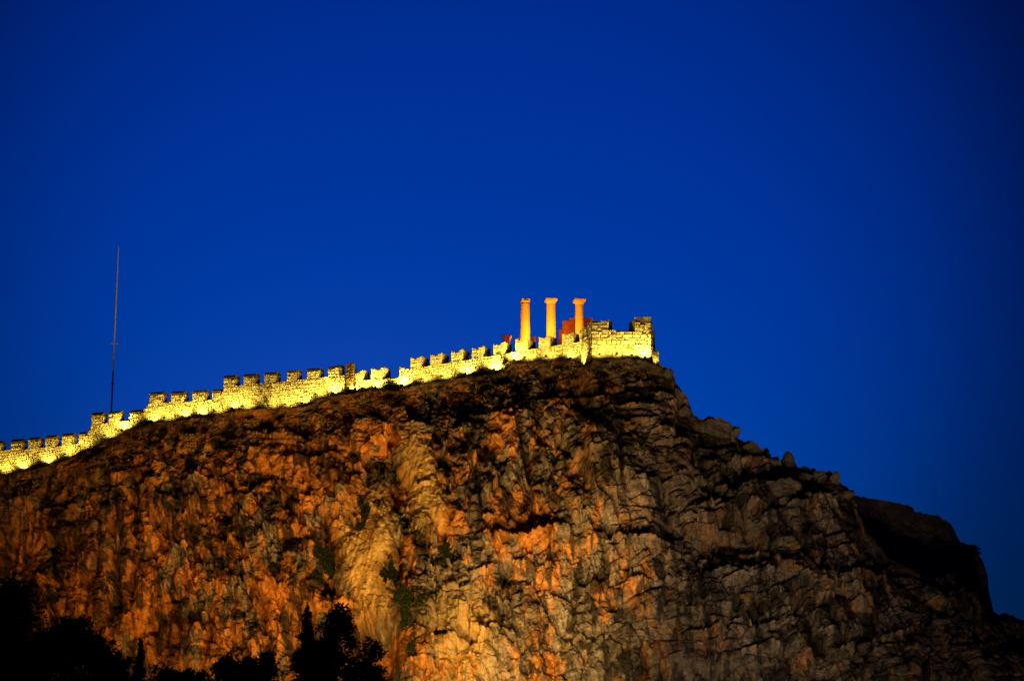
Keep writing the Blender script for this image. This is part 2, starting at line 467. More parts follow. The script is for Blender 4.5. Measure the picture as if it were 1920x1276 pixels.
    out += 0.16 * fbm(X * 0.9, Y * 0.9, Z * 0.9, 2, 0.6) + 0.05 * fbm(X * 3.1, Y * 3.1, Z * 3.1, 2) + RNG.normal(size=X.shape) * 0.022
    # long ledges that jut out, and open cracks, where the cliff has them
    wob = 7 * perlin(PX * 0.02, PY * 0.02, 0 * PX) + 3 * perlin(PX * 0.07, PY * 0.07, 0 * PX + 3)
    for xa, ya, xb, yb_, amt, hh in ((895, 1004, 1060, 988, 1.6, 16), (1275, 952, 1430, 905, 1.7, 18), (1425, 962, 1560, 925, 1.5, 14), (1100, 1002, 1290, 1010, 1.2, 14),
            (1290, 1082, 1480, 1050, 1.3, 12), (1500, 1000, 1640, 985, 1.2, 12), (1280, 1190, 1470, 1160, 1.3, 12), (1480, 1150, 1640, 1120, 1.1, 12),
            (870, 778, 990, 770, 1.1, 14), (1000, 752, 1150, 740, 1.2, 14), (1130, 762, 1240, 752, 1.2, 12), (520, 858, 640, 842, 1.0, 14), (340, 905, 470, 880, 1.1, 14), (200, 915, 300, 908, 1.2, 14),
            (700, 800, 800, 785, 1.0, 12), (1320, 860, 1450, 850, 1.3, 14), (1050, 1100, 1230, 1085, 0.9, 12), (1540, 1215, 1720, 1190, 1.4, 14), (1180, 905, 1300, 880, 1.2, 14), (60, 960, 170, 940, 1.0, 14)):
        f = np.clip((PX - xa) / (xb - xa), 0, 1)
        dyl = PY - (ya + (yb_ - ya) * f + wob)
        endw = sstep(xa - 8, xa + 26, PX) * (1 - sstep(xb - 26, xb + 8, PX))
        out += amt * endw * np.where(dyl > 0, np.exp(-np.maximum(dyl, 0) / hh), 0.0) - 0.5 * amt * endw * np.where(dyl <= 0, np.exp(np.minimum(dyl, 0) / 9.0), 0.0)
    for xa, ya, xb, yb_, dep, wd in ((1238, 885, 1258, 1015, 1.8, 4), (985, 830, 1002, 1000, 1.6, 4), (1158, 800, 1164, 905, 1.8, 5), (1066, 760, 1010, 960, 1.3, 4), (880, 840, 905, 980, 1.2, 4),
            (205, 960, 225, 1130, 1.8, 6), (430, 930, 520, 1030, 1.2, 5), (505, 900, 592, 1010, 1.3, 5), (330, 980, 352, 1120, 1.2, 4), (1300, 1010, 1330, 1200, 1.3, 4), (1440, 960, 1460, 1090, 1.2, 4),
            (748, 1000, 742, 1130, 1.6, 6), (600, 940, 625, 1080, 1.6, 7), (1130, 1010, 1150, 1150, 1.0, 4), (945, 1040, 935, 1190, 1.0, 4), (480, 1090, 505, 1200, 1.4, 6), (1560, 960, 1530, 1100, 1.2, 4), (90, 1000, 110, 1120, 1.2, 5)):
        f = np.clip((PY - ya) / (yb_ - ya), 0, 1)
        dxl = PX - (xa + (xb - xa) * f) - wob
        out -= dep * sstep(ya - 10, ya + 30, PY) * (1 - sstep(yb_ - 30, yb_ + 10, PY)) * np.exp(-(dxl / wd) ** 2)
    # hand placed forms: (px, py, rx, ry, amount, tilt)
    flow = np.zeros_like(X); calm = np.zeros_like(X)
    def blob(px, py, rx, ry, sl=0.0, hard=2.0):
        u = (PX - px - sl * (PY - py)) / rx; v = (PY - py) / ry
        return np.exp(-(np.abs(u) ** hard + np.abs(v) ** hard))
    for px, py, rx, ry, amt, sl in ((790, 900, 30, 84, 2.6, 0.22), (690, 1056, 43, 96, 1.3, 0.20), (705, 990, 30, 60, 1.0, 0.15), (868, 1190, 60, 100, 0.8, 0.0)):
        w = blob(px, py, rx, ry, sl, 3.0)
        if px < 850: flow = np.maximum(flow, np.clip(w * 1.4, 0, 1)); calm = np.maximum(calm, np.clip(w * 1.3, 0, 1))
        else: flow = np.maximum(flow, 0.55 * w)
        out += amt * w
    smooth_flow = 0.55 * fbm(X * 0.9 - 0.2 * Z, Y * 0.4, Z * 0.07, 4, 0.6, True) + 3.6 * fbm(X * 0.055, Y * 0.03, Z * 0.028, 3)
    out = out * (1 - 0.72 * calm) + (smooth_flow + 1.2) * 0.72 * calm
    for px, py, rx, ry, amt, sl in ((748, 925, 30, 55, -1.6, 0), (608, 1070, 22, 120, -2.6, 0.05), (215, 1050, 22, 90, -2.0, 0),
            (560, 1180, 26, 45, -3.0, 0), (668, 965, 22, 36, -1.4, 0), (1120, 850, 60, 60, 2.4, 0), (1075, 1000, 40, 120, 1.6, -0.3), (985, 900, 26, 110, -1.6, -0.2),
            (1215, 800, 34, 60, -1.6, 0), (1255, 930, 20, 90, -2.0, 0.1), (1380, 1010, 90, 40, -2.2, -0.8), (1560, 1080, 80, 60, 1.2, 0), (1690, 1250, 60, 50, 2.6, 0),
            (1780, 1120, 60, 30, 1.8, 0), (1620, 1020, 60, 60, -1.4, 0), (1180, 720, 70, 30, 1.6, 0), (900, 800, 90, 26, 0.5, -0.2), (770, 770, 60, 20, 0.3, 0),
            (1450, 1200, 60, 20, 2.0, 0), (1330, 1240, 90, 24, 1.6, 0), (300, 930, 40, 30, 1.4, 0), (250, 925, 14, 26, -2.0, 0), (520, 930, 30, 60, -1.0, 0.6),
            (490, 1010, 16, 90, 1.4, 0.45), (580, 1000, 12, 70, 1.2, 0.25), (150, 880, 60, 24, 1.0, 0), (270, 815, 20, 14, 0.8, 0), (590, 765, 14, 14, 0.6, 0)):
        out += amt * blob(px, py, rx, ry, sl)
    out += -7.0 * blob(703, 1225, 40, 56, 0.0, 5.0) - 3.0 * blob(560, 1200, 30, 50, 0, 4.0)
    # keep the brink under the walls calm
    hold = np.where(PX < 1236, 0.16 * sstep(0, 0.012, T) + 0.84 * sstep(0.005, 0.06, T), 0.28 + 0.72 * sstep(0.0, 0.12, T))
    hold = np.where((PX > 1095) & (PX < 1236), sstep(0, 0.04, T), hold)
    low = 1 - 0.85 * sstep(1.15, 1.6, T)
    out *= hold * low
    up = 0.35
    out += 0.5 * fbm(X * 0.7 + 2, Y * 0.7, Z * 1.1, 4, 0.65) * sstep(0.002, 0.012, T) * (1 - sstep(0.1, 0.3, T)) * (PX < 1240)
    Y2 = Y - out * 0.93
    # moving a point towards the viewer must not raise the brink in the picture
    Z2 = Z + out * up * np.where(PX < 1236, sstep(0.04, 0.25, T), sstep(0.0, 0.08, T)) + (Y2 - Y) * (Z - CAM_Z) / Y * (1 - sstep(0.1, 0.4, T))
    X2 = X + 0.25 * fbm(X * 0.8 + 3, Y * 0.8, Z * 0.8, 2) * hold
    runs = fbm(X * 0.8, Y * 0.5, Z * 0.10, 4, 0.6)
    spots = fbm(X * 0.16, Y * 0.16, Z * 0.16, 5, 0.6)
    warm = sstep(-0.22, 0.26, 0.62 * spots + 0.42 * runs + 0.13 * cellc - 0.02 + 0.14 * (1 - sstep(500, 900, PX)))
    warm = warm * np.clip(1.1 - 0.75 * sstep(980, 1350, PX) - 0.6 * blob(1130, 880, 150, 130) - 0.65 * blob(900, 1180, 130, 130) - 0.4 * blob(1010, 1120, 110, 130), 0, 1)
    runs2 = fbm(X * 0.9 + 31, Y * 0.5, Z * 0.12, 4, 0.6)
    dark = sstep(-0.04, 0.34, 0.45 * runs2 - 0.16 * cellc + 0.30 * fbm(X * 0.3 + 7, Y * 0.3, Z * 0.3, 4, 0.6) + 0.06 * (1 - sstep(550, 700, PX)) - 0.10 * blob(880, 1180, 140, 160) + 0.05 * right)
    # bare overhangs keep their colour, ledges carry the dark growth
    # thin soil and scrub on the upper slope
    sn = fbm(X * 0.16, Y * 0.16, Z * 0.22, 4, 0.6)
    dpy = PY - py0
    soil = (1 - sstep(5, 60, dpy + 110 * sn)) * (1 - 0.85 * sstep(1080, 1180, PX)) + (1 - sstep(30, 130, dpy + 120 * sn)) * (1 - sstep(150, 320, PX))
    soil = np.clip(soil, 0, 1) * 0.5
    tone = np.clip(0.5 + tone, 0, 1)
    # ---- rows going back over the top
    rows = [(X2, Y2, Z2)]
    ex, ey, ez = X2[0], Y2[0], Z2[0]
    back = []
    for k, (dyk, dzl, dzr) in enumerate(((0.5, 0.0, -0.15), (1.6, 0.0, -0.8), (4, 0.05, -2.2), (9, 0.1, -5), (20, 0.2, -11), (45, 0, -22), (75, -25, -35), (90, -60, -60))):
        rr = sstep(1225, 1290, cx)
        back.append((ex, ey + dyk, ez + dzl * (1 - rr) + dzr * rr))
    Xa = np.vstack([np.array([q[0] for q in back])[::-1], X2]); Ya = np.vstack([np.array([q[1] for q in back])[::-1], Y2]); Za = np.vstack([np.array([q[2] for q in back])[::-1], Z2])
    nb = len(back)
    pad = lambda A: np.vstack([np.repeat(A[:1], nb, 0), A])
    nr, nc = Xa.shape
    me = bpy.data.meshes.new("cliff")
    V = np.stack([Xa, Ya, Za], -1).reshape(-1, 3).astype(np.float32)
    idx = np.arange(nr * nc).reshape(nr, nc)
    F = np.stack([idx[:-1, :-1], idx[1:, :-1], idx[1:, 1:], idx[:-1, 1:]], -1).reshape(-1, 4).astype(np.int32)
    me.vertices.add(len(V)); me.vertices.foreach_set("co", V.ravel())
    me.loops.add(F.size); me.loops.foreach_set("vertex_index", F.ravel())
    me.polygons.add(len(F)); me.polygons.foreach_set("loop_start", np.arange(0, F.size, 4, dtype=np.int32))
    me.polygons.foreach_set("loop_total", np.full(len(F), 4, np.int32))
    me.update(calc_edges=True)
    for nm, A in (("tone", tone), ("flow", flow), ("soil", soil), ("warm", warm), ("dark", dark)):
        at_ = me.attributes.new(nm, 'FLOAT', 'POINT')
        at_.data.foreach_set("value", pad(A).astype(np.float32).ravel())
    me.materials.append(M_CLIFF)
    ob = link(bpy.data.objects.new("cliff", me))
    tag(ob, kind="structure")
    return V
CLIFF_V = build_cliff()
_cpx, _cpy = project(CLIFF_V)
def on_cliff(px, py):
    d = (_cpx - px) ** 2 + (_cpy - py) ** 2
    c = np.nonzero(d < max(d.min() * 4, 4.0))[0]
    return CLIFF_V[c[np.argmin(CLIFF_V[c, 1])]].astype(float)

# the dark hill behind the right shoulder
def dark_hill():
    prof = np.array([(1480, 985), (1540, 940), (1600, 929), (1660, 937), (1712, 951), (1715, 958), (1760, 967), (1782, 981), (1799, 1012), (1820, 1022), (1840, 1045),
                     (1853, 1080), (1853, 1105), (1861, 1143), (1872, 1152), (1886, 1149), (1900, 1155), (1920, 1163), (2000, 1200), (2200, 1270)], float)
    cx = np.concatenate([np.linspace(1480, 1930, 300), np.linspace(1932, 2200, 30)])
    tv = np.linspace(0, 1.3, 130)
    PX, T = np.meshgrid(cx, tv)
    p0 = np.interp(PX, prof[:, 0], prof[:, 1]); PY = p0 + (1330 - p0) * T
    Y = 284 - 14 * T + np.clip(PX - 1780, 0, 400) * 0.05
    a = (PX - 960) / FPX; b = (638 - PY) / FPX; dy = CP - b * SP
    X = a * Y / dy; Z = (SP + b * CP) * Y / dy + CAM_Z
    out = 3.0 * fbm(X * 0.14, Y * 0.14, Z * 0.2, 5, 0.6) + 0.6 * fbm(X * 0.7, Y * 0.7, Z * 0.9, 3, 0.6)
    Y = Y - out * sstep(0, 0.1, T)
    Z = Z + 0.40 * fbm(X * 0.9, Y * 0.3, 0 * X, 4, .6)
    bk = [(X[0], Y[0] + d, Z[0] + h) for d, h in ((2, 0.1), (8, -0.4), (25, -4), (60, -30))][::-1]
    X = np.vstack([np.array([q[0] for q in bk]), X]); Y = np.vstack([np.array([q[1] for q in bk]), Y]); Z = np.vstack([np.array([q[2] for q in bk]), Z])
    nr, nc = X.shape
    idx = np.arange(nr * nc).reshape(nr, nc)
    F = np.stack([idx[:-1, :-1], idx[1:, :-1], idx[1:, 1:], idx[:-1, 1:]], -1).reshape(-1, 4)
    o = mesh_obj("far_hill", np.stack([X, Y, Z], -1).reshape(-1, 3), F.tolist(), M_BOULDER)
    tag(o, kind="structure")
dark_hill()

# ------------------------------------------------------------------ masonry
def make_protos(nm, n, mat):
    out = []
    for i in range(n):
        r = random.Random(i * 13 + len(nm))
        j = lambda a: r.uniform(-a, a)
        back = [(-.5, 0, -.5), (.5, 0, -.5), (.5, 0, .5), (-.5, 0, .5)]
        rim = [(x * (0.93 + j(.07)), -(0.6 + j(.2)), z * (0.88 + j(.12))) for x, _, z in back]
        fr = [(x * (0.76 + j(.18)), -(0.95 + j(.25)), z * (0.66 + j(.24))) for x, _, z in back]
        vs = back + rim + fr
        fs = [(8, 9, 10, 11)]
        for k in range(4):
            q = (k + 1) % 4
            fs += [(k, q, q + 4, k + 4), (k + 4, q + 4, q + 8, k + 8)]
        me = bpy.data.meshes.new(nm)
        me.from_pydata(vs, [], fs); me.update(); me.materials.append(mat)
        out.append((me, np.array(vs), fs))
    return out
PROTO = make_protos("stone", 14, M_STONE)

class Face:
    """a vertical wall plane between two plan points"""
    def __init__(s, p0, p1):
        s.p0 = np.array(p0[:2], float); d = np.array(p1[:2], float) - s.p0
        s.L = float(np.hypot(*d)); s.u = d / s.L; s.n = np.array([s.u[1], -s.u[0]])
    def hit(s, px, py):
        d = ray(px, py)
        den = d[0] * s.n[0] + d[1] * s.n[1]
        k = (s.p0 @ s.n) / den
        q = d * k
        return float((q[:2] - s.p0) @ s.u), float(q[2] + CAM_Z)
    def pt(s, a, z, out=0.0):
        q = s.p0 + s.u * a + s.n * out
        return np.array([q[0], q[1], z])

def lay_stones(fc, s0, s1, zb, zt, h, ln, prot, k, rnd, big=None, gap=0.065):
    """courses of stones; returns (small ones joined as MB, list of big ones)"""
    mb = MB(); bigs = []
    zlo = min(zb(s0) - k * s0, zb(s1) - k * s1, zb((s0 + s1) / 2) - k * (s0 + s1) / 2)
    zhi = max(max(zt(q) - k * q for q in np.linspace(s0, s1, 9)), zlo)
    v = zlo
    ang = math.atan(k)
    U = np.array([fc.u[0] * math.cos(ang), fc.u[1] * math.cos(ang), math.sin(ang)])
    N = np.array([fc.n[0], fc.n[1], 0.0])
    W = np.cross(U, -N)
    if W[2] < 0: W = -W
    while v < zhi:
        hh = h * rnd.uniform(0.65, 1.45)
        s = s0
        while s < s1 - 0.03:
            l = ln * rnd.uniform(0.5, 1.7)
            if s1 - (s + l) < ln * 0.35: l = s1 - s
            a = s + l / 2
            z0 = v + k * a + rnd.uniform(-.02, .02); z1 = min(z0 + hh, zt(a), max(zt(s), zt(s + l)))
            if z1 - z0 > 0.09 and z1 > zb(a):
                c = fc.pt(a, (z0 + z1) / 2, 0.0)
                pr = prot * rnd.uniform(0.55, 1.35)
                if rnd.random() < 0.04: pr *= 0.3
                i = rnd.randrange(len(PROTO))
                roll = rnd.uniform(-.07, .07)
                S = (max(l - gap * rnd.uniform(.6, 1.4), .08), pr, max(z1 - z0 - gap * rnd.uniform(.5, 1.3), .05))
                U2 = U * math.cos(roll) + W * math.sin(roll); W2 = W * math.cos(roll) - U * math.sin(roll)
                rec = (i, c, S, U2, N, W2)
                if big is not None and l >= big and z1 - z0 > 0.2: bigs.append(rec)
                else:
                    pv = PROTO[i][1]
                    mb.add(c + np.outer(pv[:, 0] * S[0], U2) + np.outer(-pv[:, 1] * S[1], N) + np.outer(pv[:, 2] * S[2], W2), PROTO[i][2])
            s += l
        v += hh
    return mb, bigs
def put_stones(mb, bigs, parent, origin, cap=300, label="rest of the small stones"):
    bigs = sorted(bigs, key=lambda r: -r[2][0] * r[2][2])
    for k, (i, c, S, U, N, W) in enumerate(bigs):
        if k < cap:
            o = bpy.data.objects.new("stone", PROTO[i][0])
            o.matrix_basis = Matrix(((U[0] * S[0], -N[0] * S[1], W[0] * S[2], c[0] - origin[0]), (U[1] * S[0], -N[1] * S[1], W[1] * S[2], c[1] - origin[1]),
                                     (U[2] * S[0], -N[2] * S[1], W[2] * S[2], c[2] - origin[2]), (0, 0, 0, 1)))
            link(o, parent)
        else:
            pv = PROTO[i][1]
            mb.add(c + np.outer(pv[:, 0] * S[0], U) + np.outer(-pv[:, 1] * S[1], N) + np.outer(pv[:, 2] * S[2], W), PROTO[i][2])
    if mb.v:
        o = mb.build("rubble_stonework", M_STONE, parent, origin=origin)
        o["kind"] = "stuff"

def plan(px, Y, py=700):
    return at(px, py, Y)[:2]
def wy(px): return float(np.interp(px, WALL_Y[:, 0], WALL_Y[:, 1]))

def curtain(name, label, x0, x1, top, merl, thick, style, group, hst=0.30, lst=0.50, prot=0.16, Y0=None, Y1=None, big=0.66, kfac=0.8):
    fc = Face(plan(x0, Y0 or wy(x0)), plan(x1, Y1 or wy(x1)))
    rnd = random.Random(int(x0) + 999)
    tp = [fc.hit(*q) for q in top]
    ts = [q[0] for q in tp]; tz = [q[1] for q in tp]
    zt = lambda a: float(np.interp(a, ts, tz))
    xs_ = np.linspace(x0, x1, 24)
    eb = []
    for q in xs_:
        s_, z_ = fc.hit(q, float(np.interp(q, EDGE[:, 0], EDGE[:, 1])))
        eb.append((s_, z_ - 1.3))
    es = [q[0] for q in eb]; ez = [q[1] for q in eb]
    zb = lambda a: float(np.interp(a, es, ez))
    base = fc.pt(fc.L / 2, zb(fc.L / 2), -thick / 2)
    root = empty(name, base, label, "wall", group)
    k = (tz[-1] - tz[0]) / max(ts[-1] - ts[0], .1) * kfac
    # core
    poly = list(zip(ts, tz)) + [(a, zb(a)) for a in np.linspace(ts[-1], ts[0], 8)]
    poly = poly[::-1]
    m = MB(); m.prism(poly, fc.p0, fc.u, fc.n, thick)
    m.build("wall_core", M_MORTAR, root, origin=base)
    mb, bg = lay_stones(fc, ts[0], ts[-1], zb, zt, hst, lst, prot, k, rnd, big)
    put_stones(mb, bg, root, base)
    for mm in merl:
        xl, xr, yl, ym, yr, cap = mm
        a0, z0 = fc.hit(xl, yl); a1, z1 = fc.hit(xr, yr); am, zm = fc.hit((xl + xr) / 2, ym)
        w = a1 - a0
        if style == 'swallow':
            tops = [(a0, z0), (a0 + w * .25, z0 * .42 + zm * .58), (a0 + w * .46, zm), (a0 + w * .75, zm * .45 + z1 * .55), (a1, z1)]
        else:
            tops = [(a0, z0)] + [(a0 + w * q, z0 + (z1 - z0) * q - rnd.uniform(0, .16)) for q in (.3, .55, .8)] + [(a1, z1 - rnd.uniform(0, .12))]
        mz = lambda a, T=tops: float(np.interp(a, [q[0] for q in T], [q[1] for q in T]))
        pl = [(a0, zt(a0)), (a1, zt(a1))] + tops[::-1]
        inner = [q for q in zip(ts, tz) if a0 + .05 < q[0] < a1 - .05]
        pl = [(a0, zt(a0))] + inner + [(a1, zt(a1))] + tops[::-1]
        m = MB(); m.prism(pl, fc.p0, fc.u, fc.n, thick)
        mo = m.build("merlon", M_PLASTER if style == 'swallow' else M_MORTAR, root, origin=base)
        if style != 'swallow' or True:
            pr = prot * (0.45 if style == 'swallow' else 1.0)
            mb, bg = lay_stones(fc, a0 + .02, a1 - .02, zt, mz, hst, lst * .9, pr, 0.0, rnd, None)
            # stones on the right hand end, seen at an angle
            e0 = fc.pt(a1, 0); e1 = fc.pt(a1, 0, -thick)
            fe = Face(e0, e1)
            ze = mz(a1); zl = zt(a1)
            mb2, _ = lay_stones(fe, 0.03, thick - .03, lambda a: zl, lambda a: ze, hst, lst, pr * .7, 0.0, rnd, None)
            mb.add(mb2.v, mb2.f)
            so = mb.build("rubble_stonework", M_STONE if style != 'swallow' else M_PLASTER, mo, origin=base); so["kind"] = "stuff"
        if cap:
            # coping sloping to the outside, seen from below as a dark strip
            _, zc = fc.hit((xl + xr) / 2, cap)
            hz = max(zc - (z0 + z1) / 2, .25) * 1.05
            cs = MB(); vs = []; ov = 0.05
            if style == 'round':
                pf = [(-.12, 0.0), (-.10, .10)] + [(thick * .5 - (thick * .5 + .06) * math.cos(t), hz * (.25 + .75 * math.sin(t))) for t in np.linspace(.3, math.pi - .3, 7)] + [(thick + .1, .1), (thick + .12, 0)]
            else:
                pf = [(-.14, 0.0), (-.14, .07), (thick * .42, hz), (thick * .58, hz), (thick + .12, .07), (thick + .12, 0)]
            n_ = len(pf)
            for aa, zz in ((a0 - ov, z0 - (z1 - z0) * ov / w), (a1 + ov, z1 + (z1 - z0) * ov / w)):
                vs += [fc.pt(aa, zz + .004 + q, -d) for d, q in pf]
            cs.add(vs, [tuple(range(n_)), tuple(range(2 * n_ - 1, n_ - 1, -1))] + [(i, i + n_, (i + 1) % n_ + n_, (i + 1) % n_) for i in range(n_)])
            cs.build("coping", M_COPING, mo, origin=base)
    return fc, root

GW = "sections of the fortress curtain wall"
FACES = {}
FACES['A'] = curtain("curtain_wall", "lowest stone wall section with square capped merlons at the left edge of the photo", -230, 171,
    [(-230, 884), (-40, 851), (0, 844), (50, 842), (82, 838.5), (113, 835), (144, 831), (158, 829), (163, 812), (171, 802)],
    [(-218, -198, 866, 866, 865, 860), (-186, -166, 861, 861, 860, 855), (-154, -133, 856, 856, 855, 849), (-120, -100, 850, 850, 849, 844), (-86, -66, 844, 844, 843, 838), (-52, -32, 838, 838, 837, 832), (-17, 3, 831.5, 831.5, 831, 826),
     (21, 42, 829, 829, 828, 822), (54, 74, 825, 825, 824, 819), (86, 105, 821, 821, 820, 815), (117, 136, 818, 818, 816.5, 811.5), (148, 160, 815, 815, 814, 809)], 1.15, 'flat', GW)
FACES['B'] = curtain("curtain_wall", "short stepped wall section with two tall capped merlons in front of the mast", 171, 278,
    [(171, 795), (199, 792.5), (225, 789), (243, 788), (244, 779), (266, 777), (272, 768), (278, 760)],
    [(172, 193, 779, 779, 777.5, 772), (204, 225, 777, 777, 774, 770), (244, 264, 774.5, 774.5, 773, 767.5)], 1.15, 'flat', GW)
FACES['C'] = curtain("curtain_wall", "wall section with three square capped merlons between the mast and the taller wall", 278, 420,
    [(278, 757), (311, 754), (346, 752), (390, 749.5), (397, 749), (410, 745), (414, 738), (420, 728)],
    [(281, 306, 740, 740, 738.5, 734), (321, 346, 738.5, 738.5, 737.5, 732.5), (361, 386, 736, 736, 734.5, 730.5), (398, 413, 734.5, 734.5, 733.5, 729)], 1.15, 'flat', GW)
FACES['D'] = curtain("curtain_wall", "tall rubble wall section with six round topped merlons and a dark creeper", 420, 648,
    [(420, 724), (447, 722.5), (486, 719), (524, 715.5), (563, 711.5), (605, 707.5), (648, 703)],
    [(420, 441, 709, 709, 708, 702.5), (457, 479, 706.5, 706.5, 705, 700), (496, 518, 702.5, 702.5, 701, 697), (539, 558, 697.5, 697.5, 696, 693), (576, 599, 695, 695, 694, 689.5), (615.5, 638, 692, 692, 688, 685)], 1.2, 'round', GW)
FACES['F'] = curtain("curtain_wall", "low short wall section with two swallowtail merlons right of the round topped pier", 658, 750,
    [(658, 713), (680, 712), (696, 711), (720, 710), (730, 709), (750, 708)],
    [(661, 680, 697, 700, 693, None), (696, 720, 690, 694, 688, None)], 2.0, 'swallow', GW)
FACES['G'] = curtain("curtain_wall", "long wall section with five swallowtail merlons climbing to the temple columns", 749, 957,
    [(749, 694), (770, 691), (790, 688.5), (828, 682), (870, 675.5), (906, 669), (946, 663), (957, 661)],
    [(749, 759, 687, 688.5, 690, None), (770, 790.5, 670, 673.5, 667, None), (807, 828, 664, 667.5, 661, None), (846, 867, 657.5, 661.5, 654, None), (885, 906, 651.5, 655, 648, None), (925, 946, 645, 647.5, 640, None)], 2.3, 'swallow', GW)
FACES['H'] = curtain("curtain_wall", "wall section with three swallowtail merlons below the lit temple columns", 957, 1088,
    [(957, 661), (990, 655.5), (1010, 652.5), (1045, 647), (1075, 642), (1088, 640)],
    [(966.5, 990, 635, 640, 635.5, None), (1010, 1030.5, 631, 634, 629, None), (1053.5, 1075, 624, 627, 622, None)], 2.3, 'swallow', GW)

# pier with a rounded head between the tall and the low section
def pier():
    fc = Face(plan(646, wy(648) - 1.0), plan(663.5, wy(663) - 0.6))
    a0, zb = fc.hit(647, 750); a1, _ = fc.hit(663.5, 750); _, zt = fc.hit(655, 679)
    base = fc.pt((a0 + a1) / 2, zb, -.8)
    root = empty("buttress_pier", base, "rubble pier with shade-darkened stones and with rounded head between tall wall and low swallowtail wall", "pier")
    w = a1 - a0
    hd = [(a0 + w * .5 + w * .5 * math.cos(t), zt - .75 + .75 * math.sin(t) + .25 * math.cos(t)) for t in np.linspace(0, math.pi, 9)]
    m = MB(); m.prism([(a0, zb), (a1, zb)] + hd, fc.p0, fc.u, fc.n, 1.8)
    m.build("pier_core", M_MORTAR, root, origin=base)
    hs = sorted(hd)
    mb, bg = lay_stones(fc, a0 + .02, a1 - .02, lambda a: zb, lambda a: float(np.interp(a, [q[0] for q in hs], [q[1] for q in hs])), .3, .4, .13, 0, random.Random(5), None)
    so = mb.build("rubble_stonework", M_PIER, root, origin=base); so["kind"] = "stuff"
pier()

